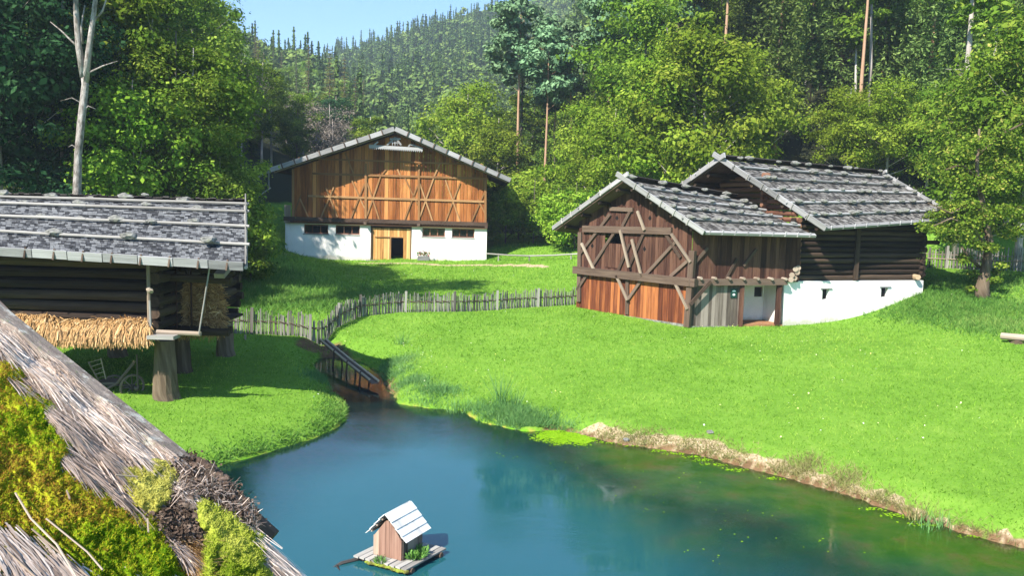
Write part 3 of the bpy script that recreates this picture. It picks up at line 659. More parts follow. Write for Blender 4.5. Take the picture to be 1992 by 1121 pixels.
# porch back wall, side and floor
ND = -1.5
wu0, wz1 = PS.px(*c4(1236, 812), ND); wu1, wz0 = PS.px(*c4(1282, 872), ND)
mb = MB(); PS.sheet(mb, ulow-.6, LS+1.2, lambda u: .6, lambda u: 3.3, [(wu0, wu1, wz0, wz1)], ND, .2, 4)
mb.quad(PS.pt(LS-.05, .6, 0), PS.pt(LS+.2, .6, ND), PS.pt(LS+.2, 3.3, ND), PS.pt(LS-.05, 3.3, 0), .5)
mb.build('plaster_wall', M['plaster'], sb)
mb = MB(); PS.box(mb, wu0+.003, wu1-.003, wz0+.003, wz1-.003, ND-.15, ND-.1); wn = mb.build('window', M['dark_beam'], sb)
mb = MB(); PS.box(mb, wu0+.06, wu1-.06, wz0+.06, wz1-.06, ND-.09, ND-.08); mb.build('pane', M['glass'], wn)
mb = MB(); PS.box(mb, ulow-.5, LS-.06, 3.22, 3.3, ND, -.05); mb.build('porch_ceiling', M['dark_beam'], sb)
M['earth_floor'] = mat('earth_floor', lambda k: k.pb(k.ramp(k.noise(k.obj(), 6, 4), [(.3, (.22, .10, .045)), (.7, (.36, .19, .09))]), .95))
mb = MB(); PS.box(mb, ulow+.15, LS-.06, .8, 1.13, ND+.002, .12); mb.build('porch_floor', M['earth_floor'], sb)
mb = MB(); PS.box(mb, -.05, ulow, .6, 1.05, -.1, .06); PG.box(mb, 0, LG+.05, .6, 1.12, -.1, .06); mb.build('stone_footing', M['stone'], sb)
# sign by the porch
u, z = PS.px(*c4(1113, 850), .05); s_ = .22
sg = empty('wall_sign', PS.pt(u, z, .05), 'small square dark green sign with a white visitor pictogram beside the porch post', 'sign')
M['sign_green'] = mat('sign_green', lambda k: k.pb((.008, .045, .035), .4)); M['sign_white'] = mat('sign_white', lambda k: k.pb((.75, .8, .78), .5))
mb = MB(); PS.box(mb, u-s_*.75, u+s_*.75, z-s_, z+s_, .045, .07); mb.build('panel', M['sign_green'], sg)
mb = MB()
for cx, cz, rx, rz in ((0, .085, .1, .055), (0, -.07, .07, .055)):
    n_ = 14; mb.add([PS.pt(u+cx+rx*math.cos(2*math.pi*i/n_), z+cz+rz*math.sin(2*math.pi*i/n_)*(1 if cz < 0 or math.sin(2*math.pi*i/n_) > 0 else .3), .073) for i in range(n_)], [tuple(range(n_))], [(0,0,0)]*n_)
mb.build('pictogram', M['sign_white'], sg)
# small roof
ROWN = {'r': 'grey stone on the ridge', 1: 'grey stone on the highest pole', 3: 'grey stone on the second highest pole', 5: 'grey stone on the third highest pole', 7: 'grey stone on the lowest pole'}
ROWN2 = {2: 'grey stone on the ridge', 13: 'grey stone on the highest pole', 30: 'grey stone on the second highest pole', 47: 'grey stone on the middle pole', 66: 'grey stone on the second lowest pole', 84: 'grey stone on the lowest pole'}
def plank_roof(par, Q, rows, w, pole_rows, seg, shade='shingle'):
    mb = MB(); nr = roof_deck(mb, Q, .08); rd = mb.build('roof', M['dark_beam'], par)
    mb = MB(); shingles(mb, Q, rows, w, .02, 1.5, .08, .05); mb.build('shingles', M[shade], rd)
    roof_poles(rd, Q, pole_rows, .06, M['grey_board'], nr, seg); return rd, nr
def bargeboards(par, top, end, nr, out, n_, horn=.45, h=.24, th=.09):
    d = (end-top).normalized(); mb = MB()
    for i in range(n_):
        a = top.lerp(end, i/n_)-(d*horn if i == 0 else Vector()); b = top.lerp(end, (i+1)/n_); mb.beam(a+out*(.05+.012*(i % 2))+nr*.1, b+out*(.05+.012*(i % 2))+nr*.1+d*.1, th, h, up=nr)
    mb.build('bargeboard', M['grey_board'], par)
    for i in range(1, n_):
        a = top.lerp(end, i/n_); mb = MB(); mb.tube([a+out*.13-nr*.06, a+out*.13+nr*.27], .03, 6); mb.build('roof_clip', M['pale_pole'], par)
rd1, n1 = plank_roof(sb, [Q1, Q2, Q3, Q4], 21, .17, [.17, .36, .56, .78], 3.0)
rd2, n2 = plank_roof(sb, [Q1, Q2, Q6, Q5], 12, .3, [.3, .6, .85], 3.0)
outG = Vector(PG.N)
bargeboards(rd1, Q1, Q4, n1, outG, 6, .45); bargeboards(rd2, Q1, Q5, n2, outG*1.0, 7, .45)
mb = MB(); mb.beam(Q4+n1*.05+Vector((.1, 0, 0)), Q3+n1*.05, .2, .12, up=n1)
for i in range(9): mb.tube([Q4.lerp(Q3, (i+.5)/9)+n1*.0-Vector((0, .12, .05)), Q4.lerp(Q3, (i+.5)/9)+n1*.2], .03, 6)
mb.build('eaves_board', M['grey_board'], rd1)
mb = MB(); mb.beam(Q1+Vector((-.1, .15, .16)), Q2+Vector((0, .15, .14)), .5, .05, up=n2); mb.build('ridge_board', M['ridge'], rd1)
mb = MB()
for t in (.1, .35, .6, .85):
    for (a, b) in ((Q1.lerp(Q4, t), Q2.lerp(Q3, t)), (Q1.lerp(Q5, t), Q2.lerp(Q6, t))): mb.tube([a+(b-a)*.01+Vector((0, 0, -.22)), a+(b-a)*.5+Vector((0, 0, -.22))], .1, 8)
mb.build('purlin', M['old_logs'], sb)
for b, n_ in ((.03, 5), (.17, 7), (.36, 8), (.56, 9), (.78, 10)):
    for i in range(n_):
        a = (i+.5+random.uniform(-.35, .35))/n_; p = bil([Q1, Q2, Q3, Q4], a, min(.98, b+random.uniform(-.02, .01)))+n1*(.2 if b > .05 else .28)
        stone_at(p, random.uniform(.75, 1.5), ROWN[b < .05 and 'r' or int(b*10)]+' of the board barn roof', 'stones on the board barn roof')
# ---- big log barn
lb = empty('log_barn', (13.15, 39.6, 1.1), 'large dark log barn on a white plastered base with a stone weighted shingle roof, right', 'barn')
G0 = C0 + Vector((-.35, .93))*8.0
PW = Plane(C0, G0-C0, (-.93, -.35))
zt0 = 3.22
gb2 = lambda u: .5
wh = []
for a, b, c, d in [(345,785,377,842),(674,775,707,829)]:
    u0, z1 = PB.px(*c5(a, b)); u1, z0 = PB.px(*c5(c, d)); wh.append((u0, u1, z0, z1))
ztop = lambda u: zt0+.0+(PB.px(1795, 546)[1]-zt0)*u/LB
mb = MB(); PB.sheet(mb, 0, LB+.1, gb2, ztop, wh, 0, .3, 12, .05)
PBt = ztop(LB)
mb.quad(PB.pt(0, .5, 0), PW.pt(8, .5, 0), PW.pt(8, zt0, 0), PB.pt(0, zt0, 0), .5)
mb.quad(PB.pt(LB+.1, .5, 0), PB.pt(LB+.1, .5, -8), PB.pt(LB+.1, PBt, -8), PB.pt(LB+.1, PBt, 0), .5)
mb.quad(PB.pt(0, zt0, 0), PB.pt(LB+.1, PBt, 0), PB.pt(LB+.1, PBt, -8), PW.pt(8, zt0, 0), .5)
mb.build('plaster_base', M['plaster'], lb)
for a, b, lo, hi in wh:
    mb = MB(); PB.box(mb, a+.03, b-.03, lo+.03, hi-.003, -.2, -.14); w_ = mb.build('window', M['black'], lb)  # black block painting the unlit depth of the opening
    mb = MB(); PB.box(mb, a-.12, b+.16, hi+.003, hi+.06, -.05, .06, vert=False); mb.build('lintel', M['grey_board'], w_)
R1 = ay(1402, 312, 42.6); R2 = ay(1716, 340, 47.2); R3 = ay(1862, 428, 42.6); R4 = ay(1603, 446, 39.2); R5 = ay(1316, 372, 47.0)
R6 = R5+(R2-R1)+Vector((1.2, 2, 0))
eb = line_z(R4, R3, PB)
SET = .75                                             # log wall starts a little right of the corner
ul0, ul1 = PB.px(1552, 500)[0], PB.px(1797, 500)[0]
L0 = PB.pt(ul0, 0, -.22); L1 = PB.pt(ul1, 0, -.22)
mb = MB(); topz = min(eb(ul0), eb(ul1))+.55
log_wall(mb, L0, L1, zt0+.02, topz, .285, .25, .9); mb.build('log_wall', M['old_logs'], lb)
mb = MB(); PB.box(mb, ul0, ul1, zt0, topz, -.5, -.46); mb.build('painted_interior_shade', M['black'], lb)  # added black sheet, painted shade behind the logs and under the roof
mb = MB(); u_ = PB.px(*c5(540, 600))[0]; mb.beam(PB.pt(u_, zt0+.03, -.03), PB.pt(u_, topz, -.03), .22, .12, up=(0,1,0)); mb.build('post', M['old_logs'], lb)
# gable logs
GL0 = L0; GL1 = L0 + Vector((-.35, .93, 0))*7.4
PGL = Plane(GL0.xy, (GL1-GL0).xy, (-.93, -.35)); 
g4 = line_z(R1, R4, PGL); g5 = line_z(R1, R5, PGL); uapx = (Vector((R1.x, R1.y, 0))-PGL.O).dot(PGL.U)
print('gable', uapx, g4(0), g5(7.4), R1, R5, R4)
def gab(z):
    z = z+.17
    if z < min(g4(0), g5(7.4)): return (-.35, 7.8)
    if z > R1.z-.1: return None
    k4 = (R1.z-z)/(R1.z-g4(0)+1e-6); k5 = (R1.z-z)/(R1.z-g5(7.4)+1e-6); return (uapx*(1-k4)+.02, uapx+(7.4-uapx)*k5)
mb = MB(); log_wall(mb, GL0, GL1, zt0+.16, R1.z-.1, .3, .3, .93, gab=gab); gw = mb.build('gable_log_wall', M['red_logs'], lb)
mb = MB(); log_wall(mb, L1, L1+Vector((-.35, .93, 0))*7.4, zt0+.16, 5.9, .3, .3, .93); mb.build('log_wall', M['old_logs'], lb)
mb = MB()
for z in np.arange(4.2, R1.z-.7, .3): p = PGL.pt(uapx-1.2, z, 0); mb.tube([p, p+Vector((-.35, -.13, 0))], .12, 8)
mb.build('cross_log_end', M['red_logs'], lb)
mb = MB()
for i, (x, y) in enumerate([(175,730),(195,722),(180,705),(210,690),(200,672),(215,665)]):
    p = PB.at(*c5(x, y), .1); mb.tube([p+Vector((.1, .5, 0)), p+Vector((-.1, -.15, 0))], .13, 9)
mb.build('log_end', M['pale_brace'], lb)
mb = MB(); p = PB.at(*c5(868, 716), .05); mb.tube([p+Vector((0, .5, 0)), p+Vector((.02, -.2, 0))], .14, 9); mb.build('log_end', M['cut_end'], lb)
mb = MB(); p = PB.at(*c5(905, 522), -.3); mb.tube([p, p+PB.U*1.1], .11, 8); mb.build('log_end', M['old_logs'], lb)
rb1, m1 = plank_roof(lb, [R1, R2, R3, R4], 28, .17, [.13, .30, .47, .66, .84], 3.5)
rb2, m2 = plank_roof(lb, [R1, R2, R6, R5], 12, .3, [.5], 3.5)
bargeboards(rb1, R1, R4, m1, Vector(PW.N), 7, .5, .26); bargeboards(rb2, R1, R5, m2, Vector(PW.N), 5, .5, .26)
bargeboards(rb1, R2, R3, m1, -Vector(PW.N), 6, .35, .16); bargeboards(rb2, R2, R2.lerp(R6, .4), m2, -Vector(PW.N), 2, .45, .16)
mb = MB(); mb.beam(R4+m1*.05, R3+m1*.05, .2, .12, up=m1)
for i in range(12): mb.tube([R4.lerp(R3, (i+.5)/12)-Vector((0, .12, .05)), R4.lerp(R3, (i+.5)/12)+m1*.2], .03, 6)
mb.build('eaves_board', M['grey_board'], rb1)
mb = MB(); mb.beam(R1+Vector((0, .15, .2)), R2+Vector((0, .15, .16)), .5, .05, up=m2); mb.build('ridge_board', M['ridge'], rb1)
mb = MB()
for t in (.3, .6, .92):
    for (a, b) in ((R1.lerp(R4, t), R2.lerp(R3, t)), (R1.lerp(R5, t), R2.lerp(R6, t))): mb.tube([a+(b-a)*.01+Vector((0, 0, -.25)), a+(b-a)*.4+Vector((0, 0, -.25))], .12, 8)
mb.build('purlin', M['old_logs'], lb)
for b, n_ in ((.02, 9), (.13, 8), (.30, 9), (.47, 10), (.66, 11), (.84, 12)):
    for i in range(n_):
        a = (i+.5+random.uniform(-.35, .35))/n_; p = bil([R1, R2, R3, R4], a, min(.98, b+random.uniform(-.015, .01)))+m1*(.2 if b > .05 else .3)
        stone_at(p, random.uniform(.75, 1.6), ROWN2[round(b*100)]+' of the log barn roof', 'stones on the log barn roof')
# ================================================================ left granary on stilts
gl = ay(320, 775, 23.7)
gr = empty('granary', (-10.3, 23.9, .6), 'dark log granary raised on thick trunk pillars with a stone weighted shingle roof, left', 'granary')
T1 = ay(-140, 379, 26.8); T2 = ay(476, 397, 26.8); T3 = ay(476, 514, 22.5); T4 = ay(-140, 476, 22.5)
QL = [T1, T2, T3, T4]
mb = MB(); nL = roof_deck(mb, QL, .1); rdl = mb.build('roof', M['dark_beam'], gr)
mb = MB(); shingles(mb, QL, 34, .16, .016, 1.5, .10, .035); mb.build('shingles', M['slate_shingle'], rdl)
roof_poles(rdl, QL, [.06, .2, .47, .76], .045, M['pale_pole'], nL, 5.5)
T5 = T1+Vector((-1.6, 4.3, -1.5)); T6 = T2+Vector((-1.6, 4.3, -1.5))
mb = MB(); roof_deck(mb, [T1, T2, T6, T5], .1); rdr = mb.build('roof', M['dark_beam'], gr)
mb = MB(); shingles(mb, [T1, T2, T6, T5], 16, .3, .025); mb.build('shingles', M['slate_shingle'], rdr)
mb = MB(); u = -random.random()*.2
Lr = (T2-T1).length; x = 0
while x < Lr: w_ = random.uniform(.14, .24); p = T1.lerp(T2, x/Lr); mb.beam(p+Vector((0, .35, -.06)), p+Vector((0, -.16, .12+random.uniform(0, .05))), w_*.94, .03); x += w_
mb.build('ridge_shingles', M['ridge'], rdl)
mb = MB(); n_ = 9
for i in range(n_):
    a = T4.lerp(T3, i/n_); b = T4.lerp(T3, (i+1)/n_-.003); mb.beam(a+nL*.0+Vector((0, -.05, -.06+.01*(i % 2))), b+Vector((0, -.05, -.06+.01*(i % 2))), .06, .24, up=nL.lerp(Vector((0, 0, 1)), .4))
mb.build('eaves_board', M['grey_board'], rdl)
for i in range(11):
    p = T4.lerp(T3, (i+.4)/11); mb = MB(); mb.beam(p+Vector((0, -.1, -.2)), p+Vector((.03, -.06, .1)), .045, .05, up=(0,1,0)); mb.build('roof_clip', M['dark_beam'], rdl)
mb = MB(); mb.tube([T3+Vector((.03, -.02, .0)), T3.lerp(T2, 1.03)+Vector((.03, 0, .28))], .022, 6); mb.tube([T3+Vector((.03, 0, -.1)), T2.lerp(T3, .0)+Vector((.03, 0, .05))], .05, 6); mb.build('verge_pole', M['pale_pole'], rdl)
xw0 = ay(-160, 600, 23.9).x; xw1 = ay(306, 560, 23.9).x
mb = MB(); log_wall(mb, (xw0, 23.95), (xw1, 23.95), 2.42, 5.0, .33, .12, .93); mb.build('log_wall', M['old_logs'], gr)
mb = MB(); log_wall(mb, (xw1, 23.95), (xw1, 30.5), 2.58, 5.3, .33, .3, .93); mb.build('log_wall', M['old_logs'], gr)
mb = MB(); log_wall(mb, (xw0, 30.5), (xw1, 30.5), 2.42, 5.0, .33, .3, .93); mb.build('log_wall', M['old_logs'], gr)
mb = MB(); mb.beam(((xw0+xw1)/2, 24.3, 3.7), ((xw0+xw1)/2, 30.1, 3.7), xw1-xw0-.4, 2.4); mb.build('painted_interior_shade', M['black'], gr)  # black block filling the granary, shade put into its colour
mb = MB(); mb.beam((xw0, 27.2, 2.36), (xw1+.2, 27.2, 2.36), 6.4, .14); mb.build('floor', M['old_logs'], gr)
def pillar(x, y, top, r1, r0):
    mb = MB(); z0 = gz(x, y)-.15
    P = [Vector((x+(.06 if k == 0 else 0)*1, y, z0+(top-z0)*k/6)) for k in range(7)]
    mb.tube(P, [r0+(r1-r0)*(k/6)**.8 for k in range(7)], 14, jit=.05); mb.build('pillar', M['trunk'], gr)
pillar(ay(319, 700, 23.85).x+.03, 23.85, 2.3, .27, .40); pillar(ay(353, 700, 27.3).x, 27.3, 2.3, .26, .33); pillar(-14.3, 24, 2.3, .25, .36); pillar(-14.3, 29.5, 2.3, .25, .36); pillar(-10.6, 30.2, 2.3, .25, .36)
# gallery on the gable side
def logpx(a, b, Ya, Yb, r, mt='old_logs', nm='beam', par=gr, n=9):
    mb = MB(); mb.tube([ay(*a, Ya), ay(*b, Yb)], r, n, jit=.02); return mb.build(nm, M[mt], par)
logpx((300,643), (446,647), 25.0, 25.0, .12); logpx((300,538), (450,546), 24.6, 24.6, .12); logpx((300,522), (456,528), 25.4, 25.4, .09)
logpx((300,598), (462,610), 28.6, 28.6, .13); logpx((300,640), (452,642), 28.6, 28.6, .13)
logpx((305,646), (391,650), 23.1, 23.1, .07, 'pale_brace'); logpx((410,507), (387,650), 22.9, 23.0, .022, 'pale_pole', 'slanted_pole')
logpx((288,512), (291,655), 23.2, 23.2, .05, 'pale_brace', 'post'); logpx((291,585), (294,655), 23.12, 23.12, .03, 'pale_pole', 'post')
mb = MB(); mb.blob(ay(291, 565, 23.1), .09, 3, 2, rough=.6); mb.build('knot', M['pale_brace'], gr)
for x in (342, 371): logpx((x,515), (x+2,640), 24.85, 24.95, .03, 'brown_planks', 'stake')
for x, x2 in ((356,366),(390,392),(372,362)): logpx((x,512), (x2,545), 24.9, 24.6, .025, 'old_logs', 'stake')
p = ay(318, 655, 22.95); mb = MB(); mb.beam(p+Vector((-.37, 0, 0)), p+Vector((.38, .0, .0)), .5, .1); mb.build('step_board', M['pale_pole'], gr)
mb = MB(); p = ay(438, 528, 24.3); mb.beam(p+Vector((0, -.5, -.1)), p+Vector((0, .5, .25)), .3, .14); mb.build('bracket', M['grey_planks'], gr)
mb = MB(); a = ay(300, 643, 26.8); b = ay(440, 645, 26.8); mb.beam(Vector((a.x, 26.8, 2.47)), Vector((b.x, 26.8, 2.47)), 3.4, .08); mb.build('gallery_floor', M['old_logs'], gr)
# stones
for (x, y, sz) in [(8,381,1.5),(103,386,1.5),(178,390,1.0),(245,388,1.6),(283,384,.8),(358,394,1.5),(50,400,1.0),(155,402,1.3),(286,405,1.1),(386,412,1.1),(82,428,1.0),(158,431,.7),(228,434,1.6),(296,438,1.0),(379,437,1.2),(108,460,1.5),(252,466,1.5),(406,474,1.4)]:
    b = {0: .03}.get(0); yl = lambda bb, f: 0
    # find the point of the roof plane seen at that spot
    c0 = (T1+T2+T3+T4)/4; d = ray(x, y); t = (c0-CP).dot(nL)/d.dot(nL); p = CP+d*t
    if y < 395: p = ay(x, y+2, 26.75)
    row = 'ridge' if y < 396 else ('upper pole' if y < 420 else ('middle pole' if y < 445 else 'lowest pole'))
    stone_at(p+nL*.12, sz*.95, 'grey weighting stone on the %s of the granary roof' % row, 'stones on the granary roof')
# ---- straw
def straw_mesh(name, S, D, N, length, width, matn, par=None, var=None, droop=0, label=None):
    """S start points, D directions, N normals: ribbons of two quads each"""
    n = len(S); Wd = np.cross(D, N); Wd /= np.linalg.norm(Wd, axis=1)[:, None]+1e-9
    l = length[:, None]; w = width[:, None]*.5
    mid = S+D*l*.5+N*l*.03; end = S+D*l-N*l*droop
    V = np.stack([S-Wd*w, S+Wd*w, mid+Wd*w, mid-Wd*w, end+Wd*w*.6, end-Wd*w*.6], 1).reshape(-1, 3)
    i = np.arange(n)[:, None]*6; Fq = np.concatenate([i+np.array([[0,1,2,3]]), i+np.array([[3,2,4,5]])], 0)
    o = wloc(par) if par else Vector(V[0]); V = V-np.array(o)
    v = RNG.random(n) if var is None else var
    ob = np_mesh(name, V, Fq, M[matn], np.concatenate([v, v]), par, None if par else o); return ob
def unit(a): return a/(np.linalg.norm(a, axis=1)[:, None]+1e-9)
sp = empty('straw_bundle', ay(170, 650, 23.2), 'long row of golden straw bundles laid along the granary ledge', 'straw')
n = 9000; xs = RNG.uniform(42, 291, n); yb = np.interp(xs, [40, 60, 80, 100, 125, 150, 200, 250, 290], [618, 617, 622, 618, 630, 628, 628, 625, 627]); k = RNG.random(n)
S = np.array([tuple(ay(x, y+10*(q**.7), 23.5-.45*q+.04*math.sin(x*.25))) for x, y, q in zip(xs, yb, k)]); 
D = unit(np.stack([RNG.normal(0, .25, n), -.55-RNG.random(n)*.5, .35-1.0*k+RNG.normal(0, .18, n)], 1))
bd = np.interp(xs, [40, 100, 290], [.25, .35, .42])
straw_mesh('loose_straw', S, D, np.tile([[0, -.5, .85]], (n, 1)), RNG.uniform(.25, .6, n), RNG.uniform(.012, .03, n), 'straw', sp, np.clip(.75-k*.25+RNG.normal(0, .18, n), 0, 1), .35)
n = 6000; xs = RNG.uniform(46, 292, n); k = RNG.random(n); S = np.array([tuple(ay(x, 637+8*q, 22.95-.1*q)) for x, q in zip(xs, k)])
D = unit(np.stack([RNG.normal(0, .22, n), RNG.normal(-.15, .15, n), -np.ones(n)], 1))
straw_mesh('hanging_straw', S, D, np.tile([[0, -1., .1]], (n, 1)), RNG.uniform(.15, .52, n), RNG.uniform(.012, .028, n), 'straw', sp, np.clip(.55+RNG.normal(0, .25, n), 0, 1), .1)
mb = MB(); mb.tube([ay(30, 640, 23.35), ay(100, 641, 23.35), ay(200, 640, 23.35), ay(291, 641, 23.35)], .2, 10); mb.build('bundle_core', M['straw'], sp)
# stacked straw in the gallery
ss = empty('straw_stack', ay(380, 600, 26.4), 'dim brown straw stacked behind stakes in the open gallery of the granary', 'straw')
n = 9000; xs = RNG.uniform(322, 432, n); ys = RNG.uniform(548, 645, n); ok = xs < np.interp(ys, [548, 560, 600, 640], [420, 424, 430, 436]); xs, ys = xs[ok], ys[ok]; n = len(xs)
S = np.array([tuple(ay(x, y, 25.6+.12*math.sin(y*.35)+.1*math.sin(x*.2))) for x, y in zip(xs, ys)])
D = unit(np.stack([RNG.normal(.3, .7, n), RNG.normal(-.4, .2, n), RNG.normal(-.35, .35, n)], 1))
straw_mesh('loose_straw', S, D, np.tile([[0, -1., .2]], (n, 1)), RNG.uniform(.15, .4, n), RNG.uniform(.012, .03, n), 'straw', ss, np.clip(.45+RNG.normal(0, .22, n), 0, 1), .1)
mb = MB()
for r in range(5):
    for c in range(4): mb.blob(ay(338+c*25, 560+r*19, 26.2), .3, r*5+c, 2, (1, 1.3, .7), .3, var=random.uniform(.2, .6))
mb.build('bundles', M['straw'], ss)
# cart under the granary
ct = empty('farm_cart', ay(225, 770, 24.8), 'old wooden ladder cart parked in the shade under the granary', 'cart')
def cp(x, y, Y=24.8): return ay(x, y, Y)
mb = MB(); mb.beam(cp(192,742), cp(236,742), .7, .05); mb.build('bed', M['pale_brace'], ct)
for Y in (24.5, 25.2):
    mb = MB(); mb.tube([cp(172,704,Y), cp(192,742,Y)], .025, 6); mb.tube([cp(196,697,Y), cp(206,738,Y)], .02, 6)
    for t in (.05, .25, .45, .65, .85): mb.tube([cp(172,704,Y).lerp(cp(192,742,Y), t), cp(198,696,Y).lerp(cp(208,738,Y), t)], .014, 5)
    mb.build('ladder_side', M['pale_brace'], ct)
mb = MB(); mb.tube([cp(206,758,24.3), cp(228,746,24.4), cp(262,704,24.6)], .045, 7); mb.build('shaft', M['pale_brace'], ct)
for q, Y in ((252, 24.4), (215, 25.6)):
    w_ = empty('wheel', (0, 0, 0)); w_.parent = ct; c = cp(q+5, 753, Y); w_.location = c-ct.location
    mb = MB(); R_ = .36; ax = Vector((.8, -.6, 0)); sd = Vector((.6, .8, 0))
    ring = [c+(sd*math.cos(t)+Vector((0,0,1))*math.sin(t))*R_ for t in [2*math.pi*i/20 for i in range(21)]]
    mb.tube(ring, .035, 6, cap=False); mb.build('rim', M['pale_brace'], w_); mb = MB()
    for i in range(8): t = math.pi*i/4; mb.tube([c, c+(sd*math.cos(t)+Vector((0,0,1))*math.sin(t))*R_], .02, 5)
    mb.build('spokes', M['grey_planks'], w_); mb = MB(); mb.tube([c-ax*.1, c+ax*.1], .07, 9); mb.build('hub', M['grey_planks'], w_)
mb = MB(); mb.tube([cp(257,753,24.4), cp(220,753,25.6)], .04, 6); mb.tube([cp(194,748,24.5), cp(262,750,24.6)], .04, 6); mb.build('axle', M['grey_planks'], ct)
mb = MB(); mb.tube([cp(266,690,24.2), cp(268,758,24.2)], .03, 6); mb.tube([cp(262,756,24.2), cp(270,757,24.2)], .06, 6); mb.build('prop', M['grey_planks'], ct)
# ================================================================ picket fences
def picket_fence(pts, h, spacing, label, lean=.04, root='picket_fence', cross='twist', posts=7, w=.07):
    P = [Vector((x, y, 0)) for x, y in pts]; seg = [(b-a).length for a, b in zip(P, P[1:])]; L = sum(seg)
    def at(s):
        for a, b, l in zip(P, P[1:], seg):
            if s <= l: return a.lerp(b, s/l), (b-a)/l
            s -= l
        return P[-1], (P[-1]-P[-2]).normalized()
    p0 = at(0)[0]; r = empty(root, (p0.x, p0.y, gz(p0.x, p0.y)), label, 'fence')
    s = 0; k = 0; pos = []; per = L/posts; mb = MB(); nxt = per
    while s < L:
        p, d = at(s); z = gz(p.x, p.y); n_ = Vector((-d.y, d.x, 0)); hh = h(s/L)*random.uniform(.82, 1.14); ww = w*random.uniform(.55, 1.35)
        ln = Vector((random.uniform(-lean, lean), random.uniform(-lean, lean), 0)); side = n_*(.035 if k % 2 else -.035)
        b = Vector((p.x, p.y, z-.08))+side; t = Vector((p.x, p.y, z+hh))+ln-side*.6
        mb.beam(b, t, ww, .025, up=n_, w1=ww*random.uniform(.4, .9)); k += 1; s += spacing*random.uniform(.75, 1.3)
        if s > nxt: mb.build('picket_panel', M['picket'], r); mb = MB(); nxt += per
    if mb.v: mb.build('picket_panel', M['picket'], r)
    pts3 = []
    m = int(L/.12)
    for i in range(m+1):
        p, d = at(L*i/m); pts3.append((Vector((p.x, p.y, gz(p.x, p.y)+h(i/m)*(.56 if cross == 'twist' else .7))), d))
    # smooth the rail height
    zz = [p.z for p, _ in pts3]; zz = [sum(zz[max(0, i-8):i+9])/len(zz[max(0, i-8):i+9]) for i in range(len(zz))]
    mb = MB()
    for ph in (0, math.pi):
        pl = []
        for i, (p, d) in enumerate(pts3):
            n_ = Vector((-d.y, d.x, 0)); a = i*.9+ph; pl.append(Vector((p.x, p.y, zz[i]))+(n_*math.cos(a)*.05+Vector((0, 0, 1))*math.sin(a)*.04 if cross == 'twist' else n_*(.05 if ph else -.05)+Vector((0, 0, .0 if ph else -.25))))
        mb.tube(pl, .022 if cross == 'twist' else .03, 5)
    mb.build('woven_rail' if cross == 'twist' else 'rail', M['dark_beam' if cross == 'twist' else 'pale_brace'], r)
    for i in range(posts+1):
        p, d = at(min(L-.02, L*i/posts)); z = gz(p.x, p.y); mb = MB(); mb.beam((p.x, p.y-.05, z-.1), (p.x+random.uniform(-.03, .03), p.y-.05, z+h(i/posts)*1.15), .12, .05, up=(0,1,0)); mb.build('post', M['picket'], r)
def snap(lst): return [(lambda p: (p.x, p.y))(az(x, y, z)) for x, y, z in lst]
picket_fence(snap([(380,649,.75),(440,650,.8),(520,651,.75),(600,657,.65),(624,657,.62),(660,634,.85),(700,616,.98),(780,608,1.05),(890,607,1.1),(1000,600,1.15),(1124,594,1.2)]), lambda t: 1.0-.14*t, .082, 'weathered grey picket fence with a twisted twig rail crossing the middle of the meadow', posts=9)
picket_fence([(lambda p: (p.x, p.y))(ay(x, y, Y)) for x, y, Y in [(1770,520,49),(1860,524,47.5),(1930,528,46),(2010,535,44.5),(2150,545,43)]], lambda t: 1.15, .15, 'grey paling fence on the bank beyond the tree, right of the log barn', cross='flat', posts=5, w=.1, lean=.03)
# stake in the grass
p = az(477, 664, .72); st = MB(); st.tube([(p.x, p.y, gz(p.x, p.y)-.1), (p.x, p.y, gz(p.x, p.y)+.22)], .05, 8); tag(st.build('wooden_peg', M['pale_brace']), 'short wooden peg standing in the grass in front of the picket fence', 'peg')
# log bench
p = ay(1948, 655, 33); q = ay(2060, 664, 31.5); lbn = empty('log_bench', (p.x, p.y, gz(p.x, p.y)), 'peeled log bench lying on low log supports at the right edge of the lawn', 'bench')
zg = gz(p.x, p.y); 
mb = MB(); mb.tube([(p.x, p.y, p.z+.02), (q.x, q.y, q.z)], .14, 12); mb.build('seat_log', M['pale_brace'], lbn)
for t in (.28, .9):
    c = p.lerp(q, t); mb = MB(); mb.tube([(c.x-.05, c.y-.3, c.z-.24), (c.x+.05, c.y+.4, c.z-.24)], .15, 12); mb.build('support', M['trunk'], lbn)
M['flume_wood'] = wood('flume_wood', (.20, .14, .08), (.46, .35, .22), (.62, .50, .34))
# ---- wooden flume
fl = empty('wooden_flume', az(628, 662, .6), 'long wooden flume carrying water from the picket fence down to the pond inlet', 'flume')
fa, fb_ = az(628, 660, .78), az(730, 742, .28); d = (fb_-fa).normalized(); sd = d.cross(Vector((0, 0, 1))).normalized()
for sgn, e in ((-1, 0), (1, -.25)):
    mb = MB(); mb.tube([fa+sd*sgn*.12, fa.lerp(fb_, .5)+sd*sgn*.12+Vector((0, 0, -.03)), fb_+sd*sgn*.12+d*e], .04, 8); mb.build('side_pole', M['flume_wood'], fl)
mb = MB(); mb.beam(fa-Vector((0, 0, .08)), fb_-Vector((0, 0, .08)), .26, .04); mb.build('trough_bottom', M['dark_beam'], fl)
for t in (.32, .58, .82):
    c = fa.lerp(fb_, t); mb = MB(); mb.tube([c+sd*.14+Vector((0, 0, .05)), (c.x+sd.x*.2, c.y+sd.y*.2, -.2)], .035, 6); mb.tube([c-sd*.14+Vector((0, 0, .05)), (c.x-sd.x*.2, c.y-sd.y*.2, -.2)], .035, 6); mb.build('trestle', M['dark_beam'], fl)
